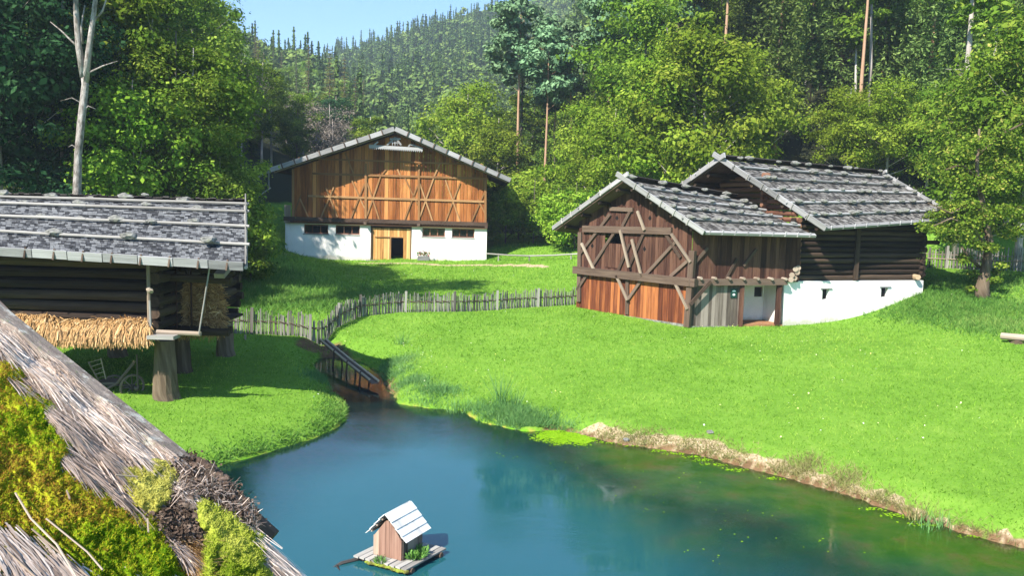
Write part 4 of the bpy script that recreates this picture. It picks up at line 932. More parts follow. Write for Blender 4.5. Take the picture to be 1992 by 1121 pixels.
mb = MB(); mb.tube([fb_+Vector((0, 0, -.02)), fb_+d*.12+Vector((0, 0, -.08)), (fb_.x+d.x*.2, fb_.y+d.y*.2, .02)], [.05, .035, .05], 8)
M['foam'] = mat('foam', lambda k: k.pb((.75, .78, .78), .3)); pass
# ================================================================ duck house on its raft
def c7(x, y): return 640+x/6.964, 960+y/6.964
ra, rb_, rc, rdd = az(688,1082,.1), az(793,1110,.1), az(867,1070,.1), az(770,1047,.1)
va = (rb_-ra); vb = (rc-rb_); O = ra
rft = empty('raft', (O.x, O.y, .05), 'square plank raft floating on the pond with moss along its edge', 'raft')
n_ = 9
for i in range(n_):
    mb = MB(); a = O+va*((i+.5)/n_); mb.beam(a+vb*-.02+Vector((0, 0, random.uniform(-.005, .005))), a+vb*1.03, va.length/n_*.86, .03); mb.build('plank', M['pale_pole'], rft)
for t in (.12, .88): mb = MB(); mb.tube([O+vb*t+va*-.01-Vector((0, 0, .07)), O+vb*t+va*1.01-Vector((0, 0, .07))], .06, 8); mb.build('float_log', M['dark_beam'], rft)
hO, hR = az(*c7(615,822), .12), az(*c7(990,912), .12); hw = hR-hO; hd = Vector((-hw.y, hw.x, 0)).normalized(); hd = (hd+vb.normalized()*.5).normalized()*.62
dh_ = empty('duck_house', hO, 'little wooden duck house with a whitish plank roof standing on the floating raft', 'duck house')
ze = ay(*c7(990,655), hR.y).z; mid = hO+hw*.5; zp = ay(*c7(765,335), mid.y).z
PD = Plane(hO.xy, hw.xy, (hw.y, -hw.x)); wl_ = hw.length
mb = MB(); PD.planks(mb, 0, wl_, .12, lambda u: ze+(zp-ze)*(1-abs(u-wl_/2)/(wl_/2)), .11, .02, gap=.004); mb.build('front_wall', M['brown_planks'] if 0 else wood('duck_boards', (.12, .06, .04), (.28, .16, .115), (.42, .30, .22), 12, .5), dh_)
for a, nm in ((hR, 1), (hO, -1)):
    Pq = Plane(a.xy, hd.xy, (hw.xy*nm)); mb = MB(); Pq.planks(mb, 0, hd.length, .12, ze, .12, .02, gap=.004); mb.build('side_wall', M['grey_planks'], dh_)
Pq = Plane((hO+hd).xy, hw.xy, hd.xy); mb = MB(); Pq.planks(mb, 0, wl_, .12, lambda u: ze+(zp-ze)*(1-abs(u-wl_/2)/(wl_/2)), .11, .02); mb.build('back_wall', M['grey_planks'], dh_)
hn = hd.normalized(); F0 = ay(*c7(752,300), mid.y-hn.y*.09); B_ = F0+hd+hn*.2; B_.z = F0.z; EF = ay(*c7(1035,688), hR.y-.02); EB = EF+(B_-F0)*.98; EL_ = ay(*c7(507,558), hO.y-.0); ELB = EL_+(B_-F0)
M['white_boards'] = wood('white_boards', (.45, .43, .40), (.74, .72, .68), (.88, .87, .84), 9, .5, .4)
for nm, E0_, E1_ in (('a', EF, EB), ('b', EL_, ELB)):
    Q = [F0, B_, E1_, E0_]; nq = (Q[1]-Q[0]).cross(Q[3]-Q[0]).normalized(); nq = nq if nq.z > 0 else -nq; R_ = MB()
    for i in range(4):
        b0, b1 = i/4, (i+1)/4+(.03 if i < 3 else 0); u = 0
        while u < 1:
            w_ = random.uniform(.12, .22); u1 = min(1, u+w_); lo = nq*.006; hi = nq*.022
            p = [bil(Q, u, b0), bil(Q, u1-.006, b0), bil(Q, u1-.006, b1), bil(Q, u, b1)]
            R_.hexa([p[0]+lo, p[1]+lo, p[1]+lo+nq*.012, p[0]+lo+nq*.012, p[3]+hi, p[2]+hi, p[2]+hi+nq*.012, p[3]+hi+nq*.012]); u = u1
    R_.build('roof', M['white_boards'], dh_)
    mb = MB()
    for t in (.2, .5, .8): mb.beam(bil(Q, 0.03, t)-nq*.02, bil(Q, .97, t)-nq*.02, .03, .03)
    mb.build('rafter', M['pale_brace'], dh_)
def tuft(name, c, n, h, spread, label, cat, mt='leaf_small', wd=.02, lean=.5, group=None, par=None):
    a = RNG.uniform(0, 2*np.pi, n); r = spread*np.sqrt(RNG.random(n)); S = np.stack([c[0]+r*np.cos(a), c[1]+r*np.sin(a), np.full(n, c[2])], 1)
    D = unit(np.stack([RNG.normal(0, lean*.5, n)+lean*.4*np.cos(a), RNG.normal(0, lean*.5, n)+lean*.4*np.sin(a), np.ones(n)], 1))
    o = straw_mesh(name, S, D, unit(RNG.normal(0, 1, (n, 3))), RNG.uniform(.4, 1, n)*h, RNG.uniform(.6, 1.3, n)*wd, mt, par, None, .15)
    if label: tag(o, label, cat, group)
    return o
c = az(*c7(1170,850), .13); o = tuft('leafy_plant', c, 260, .17, .2, 'bright green leafy plant growing on the raft beside the duck house', 'plant', wd=.03, lean=1.2)
c = az(*c7(700,935), .11); tuft('grass_tuft', c, 90, .12, .1, 'short grass tuft on the front edge of the raft', 'grass tuft', wd=.012, lean=.8)
M['moss_edge'] = mat('moss_edge', lambda k: k.pb(k.ramp(k.noise(k.obj(), 12, 4), [(.35, (.10, .08, .02)), (.6, (.24, .30, .03))]), .95))
mb = MB(); 
for i in range(26): mb.blob((O+va*(.25+.75*i/26)-Vector((0, 0, .03)))+Vector((0, -.02, random.uniform(-.02, .0))), random.uniform(.03, .05), i, 1, (1.3, 1, .7))
mb.build('moss_rim', M['moss_edge'], rft)
mb = MB(); mb.tube([az(648,1106,-.02), az(665,1096,.02), az(700,1088,.02), az(735,1090,-.03)], [.02, .035, .035, .02], 7, jit=.2); mb.tube([az(655,1101,.01), az(664,1118,-.03)], .02, 5); tag(mb.build('sunken_branch', M['ridge']), 'dark branch lying half sunk in the water left of the raft', 'branch')
# ================================================================ foreground thatched roof with moss
E0 = ay(0, 585, 5.0); E1 = ay(540, 1121, 3.5); EL3 = ay(0, 1121, 2.6)
RN = (E1-E0).cross(EL3-E0).normalized(); RN = RN if RN.z > 0 else -RN
ED = (E1-E0).normalized(); EC = ED.cross(RN).normalized()          # EC across the straws
if EC.dot(EL3-E0) < 0: EC = -EC
def rpx(x, y, h=0):
    d = ray(x, y); P = E0+RN*h; t = (P-CP).dot(RN)/d.dot(RN); return CP+d*t
def inpoly(x, y, poly):
    c = np.zeros(x.shape, bool); n = len(poly)
    for i in range(n):
        x0, y0 = poly[i]; x1, y1 = poly[(i+1) % n]
        c ^= ((y0 > y) != (y1 > y)) & (x < (x1-x0)*(y-y0)/((y1-y0) or 1e-9)+x0)
    return c
def vray(x, y):
    R_ = np.array(_fw)[None]+np.outer((x-996)/F, np.array(_r))+np.outer((560.5-y)/F, np.array(_u)); return R_
def vrpx(x, y, h):
    d = vray(x, y); n_ = np.array(RN); t = ((np.array(E0)-np.array(CP))@n_+h)/(d@n_); return np.array(CP)+d*t[:, None]
th = empty('thatched_roof', E0, 'mossy straw thatched roof sloping down to the pond in the near left corner', 'thatched roof')
# body of the roof: thick slab on boards
a = E0-ED*.8-EC*.0; b = E1+ED*.9; w_ = EC*4.5
mb = MB(); mb.hexa([a-RN*.35, b-RN*.35, b, a, a+w_-RN*.35, b+w_-RN*.35, b+w_, a+w_], .3); mb.build('thatch_body', M['oldstraw'], th)
c = (a+b)/2+w_*.5-RN*1.2; mb = MB()
for i in range(6): zc = 4.0-.45*i; mb.tube([Vector((a.x-.2, a.y-.6, zc)), Vector((b.x-.8, b.y-.3, zc))], .2, 10)
mb.build('log_wall', M['old_logs'], th)
# straw layer
n = 62000; x = RNG.uniform(-60, 560, n); y = RNG.uniform(590, 1180, n)
ok = y > np.interp(x, [-60, 0, 355, 545], [560, 612, 900, 1085])
MOSS = [('moss_carpet', [(-80,640),(0,700),(40,722),(62,765),(112,795),(145,862),(138,905),(175,935),(225,978),(268,990),(330,1010),(352,1060),(375,1130),(-80,1200)], .05, 'green'),
        ('dry_moss_mound', [(232,905),(280,898),(330,903),(352,930),(356,975),(340,1000),(300,1010),(262,992),(236,950)], .07, 'dry'),
        ('moss_mound', [(372,978),(395,962),(440,985),(480,1010),(505,1045),(545,1121),(560,1180),(360,1180),(385,1090),(392,1040)], .11, 'bright')]
for _m in MOSS: ok &= ~(sdist(x+12, y+10, _m[1]) < -12)
x, y = x[ok], y[ok]; n = len(x); lay = .05*np.sin(x*.035+y*.03)*np.sin(x*.02-y*.035)+.03*np.sin(x*.09-y*.11)
S = vrpx(x-30, y-26, .012+lay*.5+RNG.random(n)*.03); dE = np.array(ED); dC = np.array(EC); dN = np.array(RN)
D = unit(dE+dC*RNG.normal(-.05, .12, n)[:, None]+dN*RNG.normal(-.02, .05, n)[:, None])
pat = np.sin(x*.021-y*.027)+.6*np.sin(x*.06-y*.075+1)
straw_mesh('straw_layer', S, D, np.tile(dN, (n, 1))+RNG.normal(0, .25, (n, 3)), RNG.uniform(.10, .34, n), RNG.uniform(.002, .006, n), 'oldstraw', th, np.clip(.68+.16*pat+RNG.normal(0, .2, n), 0, 1), .01)
# weathered verge board along the roof edge
def verge(k):
    L = k.attr('loc').outputs['Vector']; P = k.obj(); n1 = k.noise(P, 9, 6, .75); n2 = k.noise(k.mapv(L, (2, 20, 20)), 1, 5); n3 = k.noise(P, 28, 4, .8)
    c = k.ramp(n2, [(.3, (.13, .10, .085)), (.7, (.30, .25, .21))]); c = k.mix(k.ramp(n1, [(.52, (0, 0, 0)), (.6, (.8, .8, .8))]), c, (.46, .45, .40)); c = k.mix(k.ramp(n3, [(.58, (0, 0, 0)), (.66, (.7, .7, .7))]), c, (.20, .23, .08))
    return k.pb(c, .9, k.math('ADD', n2, n3), .8, .012)
M['verge_board'] = mat('verge_board', verge)
mb = MB(); va0 = rpx(-40, 578, .02); va1 = rpx(366, 906, .02); m = 14
for i in range(m):
    p, q = va0.lerp(va1, i/m), va0.lerp(va1, (i+1)/m); wv = lambda t: .115+.012*math.sin(t*9)
    for (P_, Q_) in ((p, q),): mb.hexa([P_+RN*(-.05), P_+EC*wv(i/m)-RN*.05, P_+EC*wv(i/m)+RN*(.045+.01*math.sin(i*2)), P_+RN*.05, Q_-RN*.05, Q_+EC*wv((i+1)/m)-RN*.05, Q_+EC*wv((i+1)/m)+RN*(.045+.01*math.sin(i*2+2)), Q_+RN*.05], .5)
mb.build('verge_board', M['verge_board'], th)
mb = MB(); mb.beam(rpx(-60, 640, .0), rpx(320, 930, .01), .05, .03, up=RN); mb.build('batten', M['pale_brace'], th)
p0 = rpx(455, 985, -.07); p1 = rpx(528, 1050, -.12); mb = MB(); mb.tube([p0, p1], .055, 10, jit=.03); mb.build('pole_end', M['dark_beam'], th)
# moss: lumpy bodies and short leaves
def fbm(x, y, s, k):
    v = 0; a_ = 1
    for o in range(4): v = v+a_*np.sin(x*s*1.3+k+1.7*np.sin(y*s*.9+k*2))*np.sin(y*s*1.1+k*1.3+1.3*np.sin(x*s*.8)); a_ *= .55; s *= 2.07; k += 1.9
    return v
def mossmat(pal):
    def f(k):
        va = k.attr('var').outputs['Fac']; n1 = k.noise(k.obj(), 2.3, 4, .6, .4); n2 = k.noise(k.obj(), 9, 3)
        c = k.ramp(k.math('ADD', k.math('MULTIPLY', n1, .75), k.math('ADD', k.math('MULTIPLY', n2, .15), k.math('MULTIPLY', va, .18))), pal)
        d = k.n('BsdfDiffuse'); k.l(c, d.inputs[0]); t = k.n('BsdfTranslucent'); k.l(c, t.inputs[0]); m_ = k.n('MixShader'); m_.inputs[0].default_value = .12; k.l(d.outputs[0], m_.inputs[1]); k.l(t.outputs[0], m_.inputs[2]); return m_.outputs[0]
    return f
M['moss_green'] = mat('moss_green', mossmat([(.36, (.04, .10, .004)), (.44, (.16, .25, .010)), (.52, (.36, .38, .02)), (.58, (.20, .11, .02)), (.64, (.30, .16, .03)), (.72, (.36, .36, .03))]))
M['moss_dry'] = mat('moss_dry', mossmat([(.35, (.20, .13, .04)), (.5, (.36, .33, .06)), (.65, (.50, .48, .12))]))
M['moss_bright'] = mat('moss_bright', mossmat([(.35, (.11, .18, .01)), (.5, (.29, .35, .035)), (.65, (.46, .48, .09))]))
for nm, poly, hh, pal in MOSS:
    X, Y = zip(*poly); gx_ = np.arange(min(X)-6, max(X)+6, 2.5); gy_ = np.arange(min(Y)-6, min(1190, max(Y))+6, 2.5); GXX, GYY = np.meshgrid(gx_, gy_); x = GXX.ravel(); y = GYY.ravel()
    def hgt(x, y):
        sdv = -sdist(x, y, poly)+7*fbm(x, y, .03, 2); e = np.clip(sdv/28, 0, 1)**.6; return np.where(sdv > 0, (.035+hh*.22)*e**.3+hh*.6*e*(.62+.34*fbm(x, y, .022, len(nm)))+.007*e*fbm(x, y, .075, 3)+.003*fbm(x, y, .2, 5)*e, -.04), sdv
    h, sdv = hgt(x, y); V = vrpx(x, y, h); ii = np.arange(x.size).reshape(GXX.shape)
    Fq = np.stack([ii[:-1, :-1].ravel(), ii[1:, :-1].ravel(), ii[1:, 1:].ravel(), ii[:-1, 1:].ravel()], 1); Fq = Fq[(sdv[Fq] > -4).all(1)]
    mt = M['moss_'+('green' if pal == 'green' else pal)]
    part = np_mesh(nm, V-np.array(wloc(th)), Fq, mt, RNG.random(len(Fq))*.3, th)
    n = {'green': 130000, 'dry': 22000, 'bright': 50000}[pal]; xs = RNG.uniform(min(X), max(X), n); ys = RNG.uniform(min(Y), min(max(Y), 1180), n); h, sdv = hgt(xs, ys); ok = sdv > 2; xs, ys, h = xs[ok], ys[ok], h[ok]; n = len(xs)
    S = vrpx(xs, ys, h-.004); Dn = unit(dN*1.0+RNG.normal(0, .8, (n, 3))+np.array([0, 0, .3])); l = RNG.uniform(.006, .017, n)[:, None]; sd_ = unit(np.cross(Dn, RNG.normal(0, 1, (n, 3))))*RNG.uniform(.0022, .0042, n)[:, None]
    V = np.stack([S-sd_, S+sd_, S+Dn*l], 1).reshape(-1, 3); Fq = np.arange(n*3).reshape(-1, 3)
    np_mesh('moss_leaves', V-np.array(wloc(th)), Fq, mt, RNG.random(n), part)
# soil lumps at the eaves, straw end and loose twigs
def soil(k):
    n1 = k.noise(k.obj(), 16, 6, .75); return k.pb(k.ramp(n1, [(.3, (.035, .022, .016)), (.5, (.13, .085, .06)), (.68, (.33, .25, .19))]), .95, k.noise(k.obj(), 40, 5, .8), 1, .02)
M['soil'] = mat('soil', soil)
mb = MB()
for i, (x, y, r_) in enumerate([(362,905,.055),(385,925,.075),(405,940,.07),(380,955,.06),(425,955,.05),(442,968,.05),(460,985,.045),(478,1003,.04),(335,975,.06),(350,1000,.07),(325,1010,.05),(368,1025,.06),(385,1045,.05),(398,1010,.045),(345,1040,.045),(300,1000,.03)]):
    mb.blob(rpx(x, y, .01), r_, i*5+1, 4, (1.2, 1.2, .8), .7)
mb.build('soil_lumps', M['soil'], th, True)
n = 7000; q = np.array([(362,905),(385,925),(405,940),(380,955),(425,955),(442,968),(460,985),(478,1003),(335,975),(350,1000),(325,1010),(368,1025),(385,1045),(398,1010),(345,1040)], float)[RNG.integers(0, 15, n)]+RNG.normal(0, 13, (n, 2))
S = vrpx(q[:, 0], q[:, 1], .03+RNG.random(n)*.045); straw_mesh('soil_crumbs', S, unit(RNG.normal(0, 1, (n, 3))), unit(RNG.normal(0, 1, (n, 3))), RNG.uniform(.008, .022, n), RNG.uniform(.006, .014, n), 'soil', th, None, .0)
n = 1500; t = RNG.random(n); x = 365+30*t+RNG.normal(0, 9, n); y = 1045+80*t; S = vrpx(x, y, .03+RNG.random(n)*.03)
straw_mesh('straw_end', S, unit(dE[None]+RNG.normal(0, .3, (n, 3))), np.tile(dN, (n, 1)), RNG.uniform(.05, .14, n), RNG.uniform(.003, .006, n), 'straw', th, None, .01)
n = 900; x = np.concatenate([RNG.uniform(330, 500, n), ]); y = np.interp(x, [330, 400, 500], [960, 935, 1015])+RNG.normal(0, 14, n); S = vrpx(x, y, .05+RNG.random(n)*.04)
straw_mesh('root_fibres', S, unit(RNG.normal(0, 1, (n, 3))+dE*.8), np.tile(dN, (n, 1)), RNG.uniform(.02, .08, n), RNG.uniform(.002, .004, n), 'oldstraw', th, None, .01)
for pts in ([(30,960),(60,1010),(110,1060),(150,1125)],[(90,1010),(170,1075),(200,1110)],[(62,1030),(120,1080),(180,1130)],[(0,1060),(70,1125)],[(130,955),(136,972)],[(225,925),(268,928)],[(287,1010),(289,1036)]):
    mb = MB(); mb.tube([rpx(x, y, .085+.01*i) for i, (x, y) in enumerate(pts)], [.0035]*len(pts), 5); mb.build('twig', M['pale_brace'], th)
n = 1400; x = RNG.uniform(-20, 190, n); y = 1062+x*.5+RNG.normal(0, 15, n); S = vrpx(x-20, y-20, .055+RNG.random(n)*.03)
straw_mesh('bare_straw', S, unit(dE+dC*RNG.normal(0, .12, n)[:, None]), np.tile(dN, (n, 1)), RNG.uniform(.1, .3, n), RNG.uniform(.004, .009, n), 'oldstraw', th, np.clip(.7+RNG.normal(0, .2, n), 0, 1), .01)
# ================================================================ trees
def leafmat(name, pal, trans=.35, hue=.5):
    def f(k):
        va = k.attr('var').outputs['Fac']; oi = k.n('ObjectInfo'); c = k.ramp(va, pal)
        h = k.n('HueSaturation'); k.l(k.math('ADD', k.math('MULTIPLY', oi.outputs['Random'], .05*hue), .5-.025*hue), h.inputs['Hue']); k.l(k.math('ADD', k.math('MULTIPLY', oi.outputs['Random'], .5), .75), h.inputs['Value']); k.l(c, h.inputs['Color'])
        d = k.n('BsdfDiffuse'); k.l(h.outputs[0], d.inputs[0]); t = k.n('BsdfTranslucent'); k.l(h.outputs[0], t.inputs[0]); m_ = k.n('MixShader'); m_.inputs[0].default_value = trans; k.l(d.outputs[0], m_.inputs[1]); k.l(t.outputs[0], m_.inputs[2]); return m_.outputs[0]
    return mat(name, f)
M['leaf_mid'] = leafmat('leaf_mid', [(0, (.045, .10, .012)), (.5, (.145, .24, .025)), (1, (.31, .40, .06))])
M['leaf_bright'] = leafmat('leaf_bright', [(0, (.07, .15, .012)), (.5, (.22, .33, .03)), (1, (.40, .48, .07))])
M['leaf_yellow'] = leafmat('leaf_yellow', [(0, (.06, .13, .012)), (.55, (.17, .28, .03)), (.85, (.34, .40, .06)), (1, (.55, .50, .13))])
M['leaf_dark'] = leafmat('leaf_dark', [(0, (.010, .04, .018)), (.5, (.030, .085, .032)), (1, (.07, .16, .06))])
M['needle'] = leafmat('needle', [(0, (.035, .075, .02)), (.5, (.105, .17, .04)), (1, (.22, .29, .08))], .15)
M['needle_pine'] = leafmat('needle_pine', [(0, (.07, .13, .065)), (.5, (.15, .25, .12)), (1, (.25, .37, .19))], .15)
M['needle_larch'] = leafmat('needle_larch', [(0, (.10, .10, .03)), (.5, (.20, .19, .06)), (1, (.30, .27, .10))], .3)
M['twigs'] = leafmat('twigs', [(0, (.13, .11, .09)), (1, (.30, .26, .21))], 0)
M['bark_pale'] = wood('bark_pale', (.16, .13, .11), (.38, .33, .29), (.6, .55, .5), 6, .5)
M['bark_pine'] = wood('bark_pine', (.14, .07, .035), (.34, .19, .11), (.5, .33, .22), 6, .5)
M['bark_dark'] = wood('bark_dark', (.035, .028, .02), (.10, .08, .06), (.2, .17, .14), 6, .5)
def quads(C, N, size, asp=.75, var=None):
    n = len(C); T = unit(np.cross(N, RNG.normal(0, 1, (n, 3)))); B = np.cross(unit(N), T); s = size[:, None]*.5
    # leaf: a pointed diamond, folded a little
    V = np.stack([C-T*s, C-B*s*asp+N*s*.12, C+T*s, C+B*s*asp+N*s*.12], 1).reshape(-1, 3)
    return V, np.arange(n*4).reshape(-1, 4)
def dec_crown(seed, H, R, base, ncl, nleaf, ls, shape='round', open_=.0):
    rg = np.random.default_rng(seed); cz = (H+base)/2; hz = (H-base)/2
    d = unit(rg.normal(0, 1, (ncl, 3))); rad = rg.random(ncl)**.4; c = d*rad[:, None]
    t = (c[:, 2]+1)/2
    prof = {'round': 1.0, 'cone': 1.25-.75*t, 'vase': .65+.55*t}[shape]
    c = np.stack([c[:, 0]*R*prof, c[:, 1]*R*prof, cz+c[:, 2]*hz*.86], 1)
    cr = R*rg.uniform(.12, .32, ncl); k = rg.choice(ncl, nleaf, p=cr**2/np.sum(cr**2)); dd = unit(rg.normal(0, 1, (nleaf, 3))); dd[:, 2] = dd[:, 2]*.8+.12
    rr = cr[k]*np.abs(rg.normal(.75, .38, nleaf))
    C = c[k]+dd*rr[:, None]*np.array([1.15, 1.15, .8]); N = unit(dd+rg.normal(0, .5, (nleaf, 3))+np.array([0, 0, .5]))
    V, Fq = quads(C, N, np.clip(rg.lognormal(-.08, .38, nleaf), .35, 2)*ls, .62)
    cv = rg.normal(0, .13, ncl); var = np.clip(.48+cv[k]+rg.normal(0, .17, nleaf), 0, 1)
    return V, Fq, var, c
def trunk_mb(H, r, pts=None, lean=.03, seed=0, limbs=None, lr=.3):
    rd = random.Random(seed); mb = MB(); m = 7; P = [Vector((math.sin(i*1.3+seed)*lean*H*.1+lean*H*i/m*.3, math.cos(i*1.7+seed)*lean*H*.1, H*i/m-(.6 if i == 0 else 0))) for i in range(m+1)]
    mb.tube(P, [r*(1.25 if i == 0 else 1)*(1-.82*i/m) for i in range(m+1)], 8)
    for c in (limbs if limbs is not None else []):
        c = Vector(c); z = min(H*.9, max(H*.12, c.z-.9*math.hypot(c.x, c.y)*rd.uniform(.5, 1))); i = min(m-1, int(z/H*m)); s = P[i].lerp(P[i+1], z/H*m-i); mid = s.lerp(c, .5)+Vector((0, 0, -.12*(c-s).length*.5)); rr = r*lr*(1-.6*z/H)
        mb.tube([s, mid, c], [rr, rr*.6, rr*.2], 5)
    return mb
def spruce_crown(seed, H, R, base, layers, droop=.35, dens=1.0, hang=.0, qs=.34):
    rg = np.random.default_rng(seed); C = []; N = []; Vr = []
    for i in range(layers):
        t = (i+rg.uniform(-.3, .3))/layers; z = base+(H-base)*t; Rl = R*(1-t)**.82*rg.uniform(.75, 1.12)+.15; nb = int((5+9*(1-t))*dens); ph = rg.uniform(0, 6)
        for b in range(nb):
            a = ph+2*np.pi*b/nb+rg.normal(0, .15); L = Rl*rg.uniform(.72, 1.1); m = max(3, int(L/.26)); s = (np.arange(m)+rg.random(m)*.8)/m
            x = np.cos(a)*L*s; y = np.sin(a)*L*s; zz = z-droop*L*s**1.3+.16*L*s**3
            for rep in range(3 if hang == 0 else 4):
                off = rg.normal(0, .10+.13*(1-s)[:, None]*min(1, L/2), (m, 3)); hz = -hang*rg.random(m)*rep*.33
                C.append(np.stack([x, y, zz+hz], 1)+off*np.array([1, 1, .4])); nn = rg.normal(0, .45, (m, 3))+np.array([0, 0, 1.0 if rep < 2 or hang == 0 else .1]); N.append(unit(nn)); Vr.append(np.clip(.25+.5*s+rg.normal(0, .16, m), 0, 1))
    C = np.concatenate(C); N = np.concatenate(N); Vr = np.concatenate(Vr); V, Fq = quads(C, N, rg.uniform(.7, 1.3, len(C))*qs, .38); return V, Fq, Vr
PROTO = {}; HOLD = []
def proto(key, name, crown, mt, trunk, bark, H):
    r = bpy.data.objects.new(name, None); r.empty_display_size = .5
    V, Fq, var = crown[:3]; c = np_mesh('crown', V, Fq, M[mt], var); COL.objects.unlink(c); c.parent = r
    t = trunk.build('trunk', M[bark], None, True); off = t.location.copy(); t.data.transform(Matrix.Translation(off)); t.location = (0, 0, 0); COL.objects.unlink(t); t.parent = r
    PROTO[key] = (r, H); return r
def dec(key, seed, H, R, base, ncl, nleaf, ls, mt, bark='bark_dark', shape='round', r=.22, name='deciduous_tree', lr=.3):
    V, Fq, var, cl = dec_crown(seed, H, R, base, ncl, nleaf, ls, shape); rd = random.Random(seed); lim = [tuple(cl[i]) for i in rd.sample(range(ncl), min(ncl, 22))]
    proto(key, name, (V, Fq, var), mt, trunk_mb(H*.93, r, seed=seed, limbs=lim, lr=lr), bark, H)
dec('beech', 1, 18, 4.6, 2.5, 93, 25500, 0.258, 'leaf_mid', 'bark_dark'); dec('beech2', 2, 16, 4.8, 1.5, 87, 23800, 0.258, 'leaf_bright', 'bark_pale', 'cone')
dec('maple', 3, 15, 5.2, 1.0, 100, 28900, 0.251, 'leaf_bright', 'bark_pale', 'round'); dec('ash', 4, 20, 4.2, 3.5, 75, 22100, 0.251, 'leaf_mid', 'bark_pale', 'vase')
dec('yellow', 5, 17, 5.0, .8, 100, 27200, 0.243, 'leaf_yellow', 'bark_pale', 'cone'); dec('dark', 6, 18, 5.0, 1.5, 100, 25500, 0.274, 'leaf_dark', 'bark_pale')
dec('shrub', 7, 5, 2.4, .1, 50, 11900, 0.167, 'leaf_bright', 'bark_dark', 'round', .06, 'shrub'); dec('shrub2', 8, 4.2, 2.1, .1, 45, 11050, 0.167, 'leaf_mid', 'bark_dark', 'vase', .06, 'shrub')
dec('bare', 9, 14, 3.6, 4, 75, 5950, 0.167, 'twigs', 'bark_pale', 'vase', .16, 'leafless_tree', .35)
def con(key, seed, H, R, base, layers, mt, bark, name, **kw):
    proto(key, name, spruce_crown(seed, H, R, base, layers, **kw), mt, trunk_mb(H, .22, seed=seed, lean=.008), bark, H)
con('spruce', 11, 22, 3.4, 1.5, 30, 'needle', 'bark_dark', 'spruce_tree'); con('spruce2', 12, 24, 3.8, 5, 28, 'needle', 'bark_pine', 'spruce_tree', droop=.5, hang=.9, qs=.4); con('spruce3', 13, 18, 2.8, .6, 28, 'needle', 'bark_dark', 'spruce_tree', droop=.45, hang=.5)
con('larch', 14, 21, 2.9, 3, 24, 'needle_larch', 'bark_dark', 'larch_tree', droop=.2)
V, Fq, var, cl = dec_crown(15, 23, 3.0, 13.5, 42, 9000, .42, 'round'); proto('pine', 'pine_tree', (V, Fq, var), 'needle_pine', trunk_mb(22, .2, seed=15, lean=.01, limbs=[tuple(c) for c in cl[:14]], lr=.35), 'bark_pine', 23)
KIND = {'beech': 'leafy green tree', 'beech2': 'light green conical tree', 'maple': 'bright green round tree', 'ash': 'tall slender leafy tree', 'yellow': 'tree with yellowing leaves', 'dark': 'dark bluish leafy tree', 'shrub': 'bright bush', 'shrub2': 'green bush', 'bare': 'nearly leafless grey tree', 'spruce': 'dark spruce', 'spruce2': 'tall spruce with hanging twigs', 'spruce3': 'young dense spruce', 'larch': 'brownish larch', 'pine': 'pine with bare reddish trunk'}
_first = set(); TREES = []
def tree(key, x, y, s=1.0, label=None, rz=None, group=None, sxy=None, z=None):
    r, H = PROTO[key]
    if key in _first: o = copy_tree(r)
    else:
        o = r; _first.add(key); COL.objects.link(o)
        for c in o.children: COL.objects.link(c)
    o.location = (x, y, (gz(x, y) if z is None else z)-.15); sx = s if sxy is None else sxy; o.scale = (sx, sx, s); o.rotation_euler = (0, 0, random.uniform(0, 6.28) if rz is None else rz)
    cat = 'bush' if 'shrub' in key else 'tree'
    tag(o, label, cat, group); TREES.append((key, o, label)); return o
def zone(x, y):
    u = P_img(x, y)
    if u < 330: a = 'behind the granary'
    elif u < 560: a = 'left of the timber barn'
    elif u < 1000: a = 'behind the timber barn'
    elif u < 1200: a = 'right of the timber barn'
    elif u < 1560: a = 'behind the board barn'
    elif u < 1780: a = 'behind the log barn'
    else: a = 'beyond the paling fence'
    D = math.hypot(x, y); b = 'front row' if D < 72 else ('middle row' if D < 100 else 'back row')
    return a, b
def P_img(x, y, z=6.5):
    d = Vector((x, y, z))-CP; w_ = d.dot(_fw); return 996+F*d.dot(_r)/w_
def wood_tree(key, x, y, s=1.0, **kw):
    a, b = zone(x, y); lb_ = '%s %s, %s' % (KIND[key], a, b); g_ = ('bushes' if 'shrub' in key else 'trees')+' in the wood '+a
    return tree(key, x, y, s, lb_, group=g_, **kw)
def atp(px, Y): p = ay(px, 400, Y); return p.x, p.y
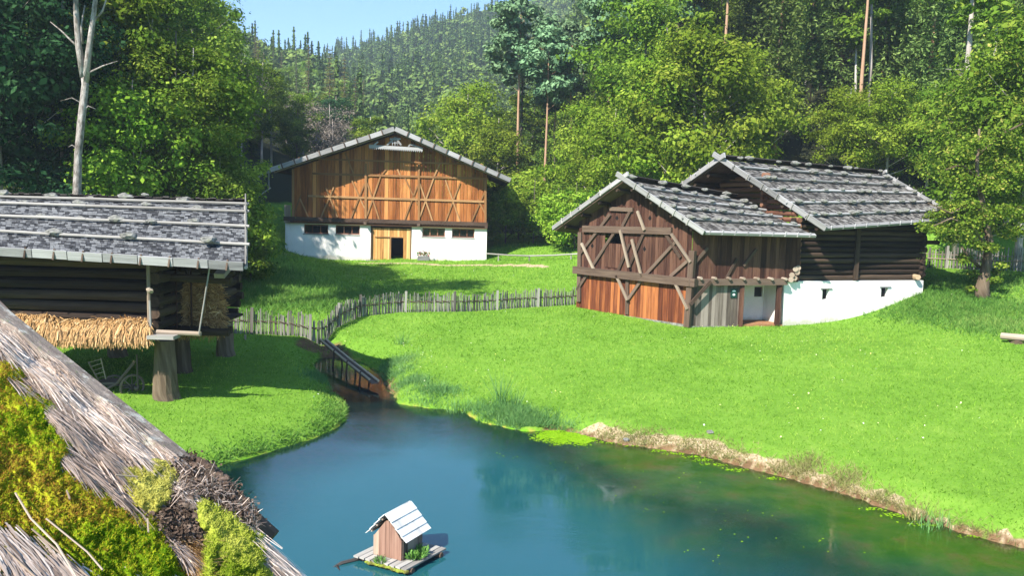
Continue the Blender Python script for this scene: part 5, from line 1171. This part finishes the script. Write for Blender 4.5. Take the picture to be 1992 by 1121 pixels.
# hand placed trees
hand = [('maple', 905, 92, 1.15, 'large bright green round tree rising right behind the timber barn ridge', None), ('beech2', 965, 84, .8, None, None), ('shrub', 985, 74, 1.2, None, None), ('shrub', 1040, 70, 1.2, None, None), ('shrub2', 1085, 68, 1.25, None, None), ('shrub', 1120, 64, 1.15, None, None),
 ('shrub2', 1010, 78, 1.5, None, None), ('shrub', 1075, 74, 1.6, None, None), ('pine', 1058, 84, .92, 'tall pine with a bare sunlit reddish trunk between the two barn groups', .3), ('pine', 1104, 90, .95, None, .3), ('pine', 1075, 96, .9, None, .3),
 ('shrub2', 487, 46, .75, 'olive bush beside the granary roof edge', None), ('larch', 640, 150, .95, None, None), ('larch', 668, 165, .95, None, None), ('larch', 600, 175, .9, None, None), ('larch', 705, 230, .9, None, None), ('larch', 690, 150, .8, None, None), ('bare', 640, 100, .9, 'nearly leafless grey tree above the left slope of the timber barn roof', None), ('bare', 760, 120, .8, None, None), ('bare', 800, 125, .8, None, None), ('bare', 470, 90, .9, None, None),
 ('yellow', 1905, 50, .8, None, None), ('yellow', 1990, 46, .95, 'yellowing tree at the right edge of the picture, before the wood', None), ('yellow', 1850, 60, .6, None, None), ('yellow', 1800, 62, .5, None, None), ('yellow', 1960, 58, .85, None, None),
 ('beech2', 1360, 62, 1.1, None, None), ('beech2', 1290, 64, 1.0, None, None), ('maple', 1420, 66, .9, None, None), ('beech', 1240, 70, 1.15, None, None), ('maple', 1190, 66, .75, None, None), ('beech2', 1150, 72, .8, None, None),
 ('spruce2', 1500, 70, 1.0, None, None), ('spruce2', 1560, 76, 1.05, None, None), ('spruce2', 1460, 84, 1.1, None, None), ('spruce2', 1620, 82, 1.05, None, None), ('maple', 1640, 64, .55, None, None), ('maple', 1720, 62, .6, None, None), ('spruce2', 1790, 68, .95, None, None), ('spruce2', 1700, 72, 1.0, None, None), ('spruce2', 1850, 72, 1.05, None, None),
 ('spruce3', 1680, 90, 1.1, None, None), ('spruce', 1740, 84, 1.1, None, None), ('pine', 1700, 100, 1.1, None, None), ('pine', 1610, 98, 1.1, None, None), ('beech', 1800, 90, 1.1, None, None),
 ('ash', 300, 46, .8, None, None), ('ash', 375, 46, .68, None, None), ('beech', 350, 46, .8, None, None), ('maple', 260, 44, .75, None, None), ('beech', 425, 45, .55, None, None), ('shrub', 330, 40, 1.1, None, None), ('shrub2', 400, 44, 1.1, None, None), ('shrub', 220, 38, 1.1, None, None), ('shrub', 452, 46, 1.1, None, None), ('beech', 200, 50, .68, None, None),
 ('dark', 60, 44, 1.0, None, None), ('dark', 0, 40, .9, None, None), ('dark', 110, 52, 1.1, None, None), ('dark', -60, 46, 1.1, None, None), ('dark', 30, 60, 1.2, None, None), ('spruce', 120, 62, 1.0, None, None), ('dark', 170, 64, 1.1, None, None)]
for key, px, Y, s, lb_, rz in hand:
    x, y = atp(px, Y)
    if lb_: tree(key, x, y, s, lb_, rz)
    else: wood_tree(key, x, y, s)
# the wood: scattered rows
occ = [(o.location.x, o.location.y) for _, o, _ in TREES]
def fill(n, px0, px1, Y0, Y1, keys, smin, smax, gap):
    c = 0; tries = 0
    while c < n and tries < n*30:
        tries += 1; px = random.uniform(px0, px1); Y = Y0+(Y1-Y0)*random.random()**1.2; x, y = atp(px, Y)
        if any((x-a)**2+(y-b)**2 < gap*gap for a, b in occ): continue
        if -26 < x < 4 and 60 < y < 84: continue
        if 44 < y < 72 and -27 < x+(64-y)*.8 < 3: continue
        occ.append((x, y)); wood_tree(random.choice(keys), x, y, random.uniform(smin, smax)); c += 1
fill(30, 480, 1000, 88, 135, ['beech', 'spruce3', 'ash', 'spruce3', 'beech2', 'bare', 'dark'], .5, .8, 5)
fill(45, 1000, 1500, 76, 125, ['beech', 'spruce', 'beech2', 'spruce2', 'maple', 'pine', 'ash'], .85, 1.2, 4.5)
fill(64, 1440, 2120, 68, 130, ['spruce2', 'spruce', 'spruce2', 'spruce2', 'pine', 'spruce', 'maple', 'yellow'], .85, 1.25, 4.3)
fill(34, -160, 470, 56, 105, ['dark', 'beech', 'ash', 'spruce', 'beech2', 'dark'], .9, 1.25, 4.5)
fill(40, 350, 720, 125, 230, ['spruce', 'beech', 'spruce3', 'larch', 'beech2', 'ash', 'spruce'], .6, .85, 6)
def forkbark(k):
    P = k.obj(); n1 = k.noise(k.mapv(P, (3, 3, 1.1)), 1.6, 6, .7); n2 = k.noise(k.mapv(P, (9, 9, 3)), 1, 5, .75)
    c = k.ramp(n1, [(.34, (.09, .075, .06)), (.48, (.30, .26, .23)), (.62, (.50, .46, .42))]); c = k.mix(k.ramp(n2, [(.5, (0, 0, 0)), (.6, (.7, .7, .7))]), c, (.12, .10, .08)); return k.pb(c, .9, n2, 1, .06)
M['forkbark'] = mat('forkbark', forkbark)
# pale forked tree behind the granary
ft = empty('forked_tree', (0, 0, 0), 'pale barked tree with a forked trunk standing behind the granary roof', 'tree')
bx = ay(155, 385, 34).x; bz = gz(bx, 34); ft.location = (bx, 34, bz)
mb = MB(); f_ = lambda x, y, Y=34: ay(x, y, Y)
mb.tube([Vector((bx, 34, bz-.4)), f_(150,380), f_(152,300), f_(158,240), f_(166,165), f_(163,140)], [.24, .17, .15, .15, .135, .13], 12, jit=.08)
mb.tube([f_(163,150), f_(153,90), f_(148,20), f_(146,-60), f_(140,-160)], [.15, .12, .10, .08, .05], 9, jit=.04); mb.tube([f_(166,160), f_(173,95), f_(182,30), f_(190,-40), f_(196,-150)], [.14, .12, .10, .08, .05], 9, jit=.04)
mb.tube([f_(152,92), f_(140,80), f_(120,60), f_(98,42)], [.05, .04, .03, .015], 6); mb.tube([f_(160,85), f_(158,50), f_(165,10)], [.05, .04, .03], 6); mb.tube([f_(180,45), f_(200,20), f_(215,-30)], [.05, .04, .02], 6)
mb.tube([f_(151,290), f_(140,282), f_(133,286)], [.04, .02, .01], 5); mb.tube([f_(156,220), f_(172,206), f_(186,212)], [.04, .03, .01], 5); mb.tube([f_(163,150), f_(175,140), f_(200,128), f_(230,118)], [.05, .04, .03, .01], 5); mb.tube([f_(157,200), f_(140,190), f_(118,196)], [.03, .02, .01], 5)
mb.build('trunk', M['forkbark'], ft, True)
V, Fq, var, _c2 = dec_crown(31, 22, 4.6, 14, 40, 9000, .3, 'vase'); np_mesh('crown', V, Fq, M['leaf_mid'], var, ft)
for i, (pts, r_, Y, lb_) in enumerate([([(236,400),(236,215),(232,100),(228,-30)], .1, 46, 'thin pale trunk with foliage to the right of the forked tree'), ([(120,400),(122,60),(122,-40)], .12, 44, 'thin grey trunk in the dark wood left of the forked tree'),
        ([(1880,205),(1883,120),(1889,40),(1893,-40)], .22, 52, 'tall bare pale trunk with dead side twigs at the upper right'), ([(1936,260),(1938,60),(1940,-20)], .15, 58, 'slender pale trunk beside the tall bare trunk at the upper right'), ([(1694,130),(1695,60),(1696,-20)], .16, 70, 'pale trunk section showing through the spruces above the log barn'),
        ([(1664,190),(1665,125),(1666,60)], .14, 72, 'short stretch of pale trunk showing among branches above the log barn roof'), ([(528,310),(527,230),(528,160)], .16, 105, 'thin pale trunk on the wooded slope left of the timber barn'), ([(1352,185),(1345,125),(1350,70)], .13, 62, 'pale slender trunk among the bright leaves above the board barn')]):
    t = empty('slim_tree', ay(*pts[0], Y), lb_, 'tree'); mb = MB(); P_ = [ay(x, y, Y) for x, y in pts]; g_ = Vector((P_[0].x, P_[0].y, gz(P_[0].x, P_[0].y)-.2)); t.location = g_
    if P_[0].z-g_.z > .3: P_ = [g_]+P_
    mb.tube(P_, [r_*(1-.5*k/(len(P_)-1)) for k in range(len(P_))], 8, jit=.04)
    if i == 2:
        for k in range(16): a = P_[1].lerp(P_[3], .05+.4*k/16); a = P_[0].lerp(P_[-1], .1+.5*k/16) if len(P_) < 5 else P_[1].lerp(P_[2], k/16); mb.tube([a, a+Vector((random.choice([-1, -1, 1])*random.uniform(.5, 1.3), random.uniform(-.4, .4), random.uniform(-.2, .25)))], [.03, .01], 4)
    mb.build('trunk', M['bark_pale'], t, True); H_ = P_[-1].z-g_.z
    V, Fq, var, _c2 = dec_crown(40+i, H_+2.5, 2.2, H_*.72, 22, 3000, .3, 'vase'); np_mesh('crown', V, Fq, M['leaf_mid'], var, t)
# low spreading spruce-like tree by the right fence with rough base
tr = empty('gnarled_tree', ay(1912, 584, 42), 'gnarled tree with a rough knotty base on the bank right of the log barn', 'tree')
b0 = ay(1912, 584, 42); tr.location = (b0.x, 42, gz(b0.x, 42)); mb = MB()
mb.tube([Vector((b0.x, 42, gz(b0.x, 42)-.3)), ay(1910,560,42), ay(1918,520,42), ay(1925,470,42), ay(1915,420,42), ay(1900,330,42), ay(1905,250,42)], [.42, .34, .22, .18, .15, .1, .05], 11, jit=.14)
for pts in ([(1918,480),(1890,440),(1850,425),(1815,440)],[(1912,410),(1880,400),(1850,415),(1805,395)],[(1915,440),(1960,410),(2000,400)],[(1905,350),(1870,320),(1840,330)],[(1905,300),(1950,260),(1990,240)],[(1905,520),(1885,500),(1870,480)]):
    mb.tube([ay(x, y, 42-.4*k) for k, (x, y) in enumerate(pts)], [.08, .06, .045, .02][:len(pts)], 6, jit=.1)
mb.build('trunk', M['trunk'], tr, True)
rg = np.random.default_rng(5); cc = []
for (x, y, r_) in [(1830,430,26),(1860,450,30),(1800,440,20),(1880,410,34),(1920,430,36),(1950,410,34),(1985,400,34),(1850,400,24),(1900,480,22),(1930,480,20),(1870,340,34),(1920,360,34),(1960,330,36),(1900,290,34),(1860,300,26),(1940,270,34),(1990,300,34),(1880,500,16),(1945,520,14),(1975,450,26),(1900,535,14),(1925,545,14),(1895,560,10)]:
    for q in range(3): cc.append((x+rg.normal(0, r_*.4), y+rg.normal(0, r_*.3), 42+rg.normal(0, .9), r_*.7*42/1600))
cc = [(tuple(ay(x, y, Y)), r_) for x, y, Y, r_ in cc]; nl = 17000; k = rg.choice(len(cc), nl, p=np.array([r_**1.6 for _, r_ in cc])/sum(r_**1.6 for _, r_ in cc)); ce = np.array([c for c, _ in cc]); cr = np.array([r_ for _, r_ in cc])
dd = unit(rg.normal(0, 1, (nl, 3))); Cc = ce[k]+dd*(cr[k]*rg.uniform(.2, 1.2, nl))[:, None]*np.array([1.3, 1.2, .6]); V, Fq = quads(Cc, unit(dd*.5+rg.normal(0, .5, (nl, 3))+np.array([0, 0, .6])), rg.uniform(.1, .22, nl), .6)
np_mesh('crown', V-np.array(tr.location), Fq, M['leaf_yellow'], np.clip(rg.normal(.45, .25, nl), 0, 1), tr)
# ---- far woodland on the two hills: one mass
rg = np.random.default_rng(77); lows = []
for sd_ in range(4): V, Fq, v_, _ = dec_crown(100+sd_, 13, 3.8, .5, 26, 420, 1.15, 'round'); lows.append((V, Fq, v_*.55+.2))
for sd_ in range(3): V, Fq, v_ = spruce_crown(110+sd_, 17, 2.4, .3, 15, dens=.75, qs=.72); k = rg.permutation(len(Fq))[:760]; V = V.reshape(-1, 4, 3)[k].reshape(-1, 3); nc = 170; zz = 17*(1-rg.random(nc)**1.3*.96); wq = (17.6-zz)/17*1.5; an = rg.uniform(0, 6.28, nc); rr = wq*rg.random(nc)*.7; Cq = np.stack([np.cos(an)*rr, np.sin(an)*rr, zz], 1); V2, F2 = quads(Cq, unit(np.stack([np.cos(an), np.sin(an), np.full(nc, .4)], 1)), .45+wq*.9, 1.); lows.append((np.concatenate([V, V2]), np.arange(len(V)+len(V2)).reshape(-1, 4), np.concatenate([v_[k]*.5, rg.uniform(.1, .35, nc)])))
VV, VA = [], []
def far(n, a0, a1, d0, d1, pc):
    for _ in range(n):
        a = rg.uniform(a0, a1); D = math.sqrt(rg.uniform(d0*d0, d1*d1)); y = D/math.sqrt(1+a*a); x = a*y; k = rg.integers(4, 7) if rg.random() < pc*(.4+.9*(math.sin(x*.03)*math.cos(y*.021+1) > -.1)) else rg.integers(0, 4); V, Fq, v_ = lows[k]; t = rg.uniform(0, 6.28); s = rg.uniform(.6, 1.15)*(1+.25*math.sin(x*.05+1)*math.sin(y*.04))
        R_ = np.array([[math.cos(t), -math.sin(t), 0], [math.sin(t), math.cos(t), 0], [0, 0, 1]]); VV.append((V@R_.T)*s+np.array([x, y, gz(x, y)-.5])); VA.append(np.clip(v_+rg.normal(0, .09), 0, 1))
far(850, ang(380,60), ang(820,60), 190, 320, .5); far(2300, ang(520,60), ang(1260,20), 250, 520, .45); far(500, ang(600,60), ang(1200,60), 150, 260, .4)
V = np.concatenate(VV); np_mesh('far_woodland', V, np.arange(len(V)).reshape(-1, 4), leafmat('leaf_far', [(0, (.04, .08, .025)), (.3, (.10, .165, .045)), (.6, (.18, .25, .06)), (1, (.32, .38, .10))], .15), np.concatenate(VA))
tag(bpy.data.objects['far_woodland'], 'distant mixed woodland covering the hills beyond the timber barn', 'woodland', kind='stuff')
# ================================================================ grass, weeds, reeds
FOOT = [[(-17.6, 63.9), (-1.8, 64.6), (-1.8, 80), (-17.6, 80)], [(3.4, 43.7), (8.4, 38.6), (13.2, 39.55), (21.4, 42.6), (18.5, 50.5), (8, 50)]]
def free(x, y, d=.1):
    ok = sdist(x, y, POND) > d
    for f in FOOT: ok &= sdist(x, y, f) > .02
    ok &= pdist(x, y, [(p.x, p.y) for p in PATH]) > .4
    return ok
def blades(name, x, y, h, w, mt, label, cat=None, lean=.35, kind='stuff', z=None):
    n = len(x); S = np.stack([x, y, (ground_z(x, y) if z is None else np.full(n, z))-.01], 1); D = unit(np.stack([RNG.normal(0, lean, n), RNG.normal(0, lean, n), np.ones(n)], 1)); sd = unit(np.cross(D, RNG.normal(0, 1, (n, 3))))*w[:, None]*.5
    tip = S+D*h[:, None]+np.stack([RNG.normal(0, .3, n)*h, RNG.normal(0, .3, n)*h, -.05*h], 1)
    V = np.stack([S-sd, S+sd, tip], 1).reshape(-1, 3); o = np_mesh(name, V, np.arange(3*n).reshape(-1, 3), mt, RNG.random(n)); return tag(o, label, cat, kind=kind)
def grassmat(pal):
    def f(k):
        P = k.pos(); va = k.attr('var').outputs['Fac']; n1 = k.noise(P, .22, 5, .65); n2 = k.noise(P, 1.6, 4)
        c = k.ramp(k.math('ADD', k.math('MULTIPLY', n1, .5), k.math('ADD', k.math('MULTIPLY', n2, .25), k.math('MULTIPLY', va, .25))), pal)
        d = k.n('BsdfDiffuse'); k.l(c, d.inputs[0]); t = k.n('BsdfTranslucent'); k.l(c, t.inputs[0]); m_ = k.n('MixShader'); m_.inputs[0].default_value = .3; k.l(d.outputs[0], m_.inputs[1]); k.l(t.outputs[0], m_.inputs[2]); return m_.outputs[0]
    return f
M['grass'] = mat('grass', grassmat([(.32, (.07, .18, .012)), (.5, (.18, .36, .034)), (.66, (.36, .50, .085))]))
M['weed'] = mat('weed', grassmat([(.28, (.05, .14, .02)), (.5, (.13, .28, .05)), (.72, (.30, .40, .10))]))
M['reed'] = mat('reed', grassmat([(.28, (.06, .16, .04)), (.5, (.14, .30, .09)), (.72, (.26, .40, .15))]))
M['drygrass'] = mat('drygrass', grassmat([(.28, (.12, .13, .04)), (.5, (.28, .27, .10)), (.72, (.46, .40, .20))]))
n = 360000; y = RNG.uniform(9, 80, n); a = RNG.uniform(-.72, .72, n); x = a*y; ok = free(x, y, .02) & (hills(x, y) < 3)
_b = sdist(x, y, POND)+.2*wob(x, y, 3.1, 1)+.12*wob(x, y, 7.7, 4); bare = (_b < np.interp(x, [1.9, 2.6, 5.5, 8, 11], [0, .85, .75, .45, .2])) & (x > 1.9) & (y < 26) & (RNG.random(n) > .12)
ok &= ~bare; x, y = x[ok], y[ok]; s = (.7+y/38)
blades('grass', x, y, RNG.uniform(.04, .095, len(x))*s, RNG.uniform(.012, .024, len(x))*s, M['grass'], 'short bright green grass over the lawn and the meadow', lean=.5)
def patch(pts, n, sx, sy):
    c = [az(*p) if p[2] < 9 else ay(p[0], p[1], p[2]) for p in pts]; k = RNG.integers(0, len(c), n); x = np.array([q.x for q in c])[k]+RNG.normal(0, sx, n); y = np.array([q.y for q in c])[k]+RNG.normal(0, sy, n); ok = free(x, y, -.02); return x[ok], y[ok]
x, y = patch([(450,500,50),(480,540,46),(460,580,42),(520,560,44),(500,480,56),(560,580,43),(480,600,40),(540,520,50),(600,570,43),(640,585,43),(440,520,46),(470,470,58),(700,565,46)], 26000, 1.3, 1.6)
blades('meadow_weeds', x, y, RNG.uniform(.12, .5, len(x)), RNG.uniform(.03, .07, len(x)), M['weed'], 'taller leafy weeds on the slope left of and behind the picket fence', lean=.5)
x, y = patch([(770,700,.5),(800,740,.4),(850,760,.35),(900,790,.3),(960,800,.3),(1000,815,.2),(1050,825,.2),(760,720,.4),(820,780,.3),(980,830,.05),(1020,836,.05),(1070,834,.1)], 15000, .42, .4)
blades('bank_grass', x, y, RNG.uniform(.08, .3, len(x)), RNG.uniform(.012, .026, len(x)), M['reed'], 'longer bluish green grass along the bank right of the inlet', lean=.45)
x, y = patch([(1180,835,.3),(1260,848,.3),(1340,858,.3),(1420,878,.3),(1500,900,.3),(1240,835,.4),(1380,858,.4)], 5200, .35, .22)
blades('dry_bank_grass', x, y, RNG.uniform(.05, .18, len(x)), RNG.uniform(.012, .024, len(x)), M['drygrass'], 'sparse dry grass on the sandy bank of the far shore', lean=.7)
x, y = patch([(1700,960,.3),(1760,985,.3),(1830,1010,.3),(1900,1030,.3),(1970,1055,.3),(1560,905,.3),(1640,930,.3)], 9000, .3, .28)
blades('shore_grass', x, y, RNG.uniform(.06, .28, len(x)), RNG.uniform(.01, .02, len(x)), M['drygrass'], 'rough half dry grass along the pond shore at the lower right', lean=.6)
x, y = patch([(1850,585,41),(1900,600,40),(1960,600,40),(1990,570,43),(1800,610,40),(1880,560,43),(1940,630,36),(1840,560,44),(1760,615,41),(1830,600,42),(1870,620,39),(1920,640,37),(1970,650,36),(1810,580,43)], 22000, 1.0, 1.2)
blades('bank_weeds', x, y, RNG.uniform(.1, .34, len(x)), RNG.uniform(.03, .06, len(x)), M['weed'], 'leafy ground plants on the bank below the gnarled tree', lean=.6)
x, y = patch([(660,800,.3),(640,830,.2),(580,860,.1),(520,878,.1),(460,893,.1),(672,820,.1),(668,785,.3),(650,765,.3),(420,912,.1)], 9000, .35, .35)
blades('shore_weeds', x, y, RNG.uniform(.04, .16, len(x)), RNG.uniform(.02, .045, len(x)), M['weed'], 'leafy weeds fringing the left shore of the pond', lean=.7)
x, y = patch([(640,735,.05),(660,745,.02),(625,745,.1),(680,752,.0)], 4000, .35, .5)
_d = sdist(x, y, POND) > -1.5; x, y = x[_d], y[_d]
blades('inlet_grass', x, y, RNG.uniform(.1, .28, len(x)), RNG.uniform(.012, .024, len(x)), M['reed'], 'dark green grass growing in the shallow inlet beside the flume')
def reed(px_, py_, h, n, sp_, label, mt='reed'):
    p = az(px_, py_, .05); z = max(-.05, gz(p.x, p.y)); x = p.x+RNG.normal(0, sp_, n); y = p.y+RNG.normal(0, sp_, n)
    return blades('reed_clump', x, y, RNG.uniform(.45, 1, n)*h, RNG.uniform(.018, .035, n), M[mt], label, 'reeds', lean=.13, kind=None, z=z)
def fixk(o):
    if 'kind' in o: del o['kind']
for q in [(975,805,1.45,60,.13,'tallest green reed clump on the bank in the middle of the far shore'),(1005,812,.9,40,.12,'short reed clump just right of the tallest one'),(905,800,.8,45,.16,'low reed clump on the bank left of the tallest one'),(885,800,.6,25,.1,'sparse low reeds at the far left of the reed bank'),
          (780,700,.8,30,.12,'thin reeds beside the lower end of the wooden flume'),(1790,1008,.8,40,.15,'yellowish upright reeds at the shore in the lower right','drygrass'),(1810,1020,.5,60,.2,'dense rush clump at the shore in the lower right')]: fixk(reed(*q))
M['petal_pale'] = mat('petal_pale', lambda k: k.pb(k.ramp(k.attr('var').outputs['Fac'], [(0, (.6, .55, .1)), (.5, (.75, .7, .35)), (1, (.8, .8, .75))]), .6))
n = 1500; y = RNG.uniform(20, 62, n); x = y*RNG.uniform(-.4, .62, n); ok = free(x, y, .3) & (wob(x, y, .35, 3) > .05); x, y = x[ok], y[ok]; C = np.stack([x, y, ground_z(x, y)+RNG.uniform(.08, .14, len(x))], 1); V, Fq = quads(C, unit(RNG.normal(0, .4, (len(x), 3))+np.array([0, 0, 1])), RNG.uniform(.03, .06, len(x)), 1); tag(np_mesh('meadow_flowers', V, Fq, M['petal_pale'], RNG.random(len(x))), 'tiny pale flowers dotted through the lawn and the meadow', kind='stuff')
# floating algae
M['algae'] = mat('algae', grassmat([(.28, (.16, .34, .01)), (.5, (.26, .50, .015)), (.72, (.40, .60, .04))]))
def floaters(name, pts, n, sx, sy, label, s0=.03, s1=.1):
    c = [az(x, y, 0) for x, y in pts]; k = RNG.integers(0, len(c), n); x = np.array([q.x for q in c])[k]+RNG.normal(0, sx, n); y = np.array([q.y for q in c])[k]+RNG.normal(0, sy, n); ok = sdist(x, y, POND) < .1; x, y = x[ok], y[ok]; n = len(x)
    C = np.stack([x, y, .006+RNG.random(n)*.004], 1); V, Fq = quads(C, unit(np.array([[0, 0, 1.]])+RNG.normal(0, .02, (n, 3))), RNG.uniform(s0, s1, n), .8); tag(np_mesh(name, V, Fq, M['algae'], RNG.random(n)), label, kind='stuff')
floaters('floating_algae', [(1060,850),(1085,848),(1110,852),(1090,858),(1130,858),(1110,845),(1140,852),(1075,842)], 2600, .16, .22, 'bright green algae mat floating by the far shore')
floaters('drifting_algae', [(1285,878),(1310,884),(1330,882),(1365,896),(1390,905),(1350,890),(1430,915),(1180,862),(1230,868),(1500,932),(1700,992),(1740,1004),(1800,1022),(1900,1045)], 520, .16, .07, 'thin streaks of pale algae floating along the right shore', .03, .08)
floaters('floating_leaves', [(990,885),(1240,920),(1230,960),(1280,990),(1420,1010),(1430,1040),(1090,905),(1330,930),(1500,1000),(1600,1060),(1370,1080)], 60, .3, .3, 'few small leaves drifting on the pond', .02, .06)
# small things on the sandy bank
for x, y, lb_ in ((1218, 856, 'pale round stone at the foot of the sandy bank'), (1380, 862, 'small white stone higher on the sandy bank')):
    p = az(x, y, .12); mb = MB(); mb.blob((p.x, p.y, gz(p.x, p.y)+.03), .075, x, 3, (1.2, 1, .7), .4); tag(mb.build('shore_stone', M['plaster' if x > 1300 else 'pale_stone'] if 'pale_stone' in M else M['stone']), lb_, 'stone')
# ---- labels of repeats: add the place in the row
groups = {}
for o in COL.objects:
    if o.parent is None and 'label' in o and 'group' in o: groups.setdefault(o['label'], []).append(o)
ORD = ['first', 'second', 'third', 'fourth', 'fifth', 'sixth', 'seventh', 'eighth', 'ninth', 'tenth', 'eleventh', 'twelfth', 'thirteenth', 'fourteenth', 'fifteenth', 'sixteenth', 'seventeenth', 'eighteenth', 'nineteenth', 'twentieth']
for lb_, os_ in groups.items():
    if len(os_) < 2: continue
    os_.sort(key=lambda o: P_img(o.location.x, o.location.y, o.location.z))
    for i, o in enumerate(os_):
        n_ = len(os_)
        o['label'] = lb_+', '+(['left one', 'right one'][i] if n_ == 2 else (['left one', 'middle one', 'right one'][i] if n_ == 3 else ('leftmost' if i == 0 else 'rightmost' if i == n_-1 else (ORD[i]+' from left' if i < 20 else 'further right'))))
# ---- air between the camera and the far hills
mb = MB(); x0, x1, y0, y1, z0, z1 = -712, 812, -132, 1412, min(-6, float(gzv.min())-1), max(240, float(gzv.max())+30)
mb.hexa([(x0,y0,z0),(x1,y0,z0),(x1,y1,z0),(x0,y1,z0),(x0,y0,z1),(x1,y0,z1),(x1,y1,z1),(x0,y1,z1)])
hm = bpy.data.materials.new('haze'); hm.use_nodes = True; t_ = hm.node_tree; t_.nodes.clear(); o_ = t_.nodes.new('ShaderNodeOutputMaterial'); v_ = t_.nodes.new('ShaderNodeVolumePrincipled')
v_.inputs['Color'].default_value = (.72, .86, 1, 1); v_.inputs['Density'].default_value = .00045; v_.inputs['Anisotropy'].default_value = .1; t_.links.new(v_.outputs[0], o_.inputs['Volume'])
tag(mb.build('haze', hm), kind='stuff', label='faint blue air over the valley and the far hills')
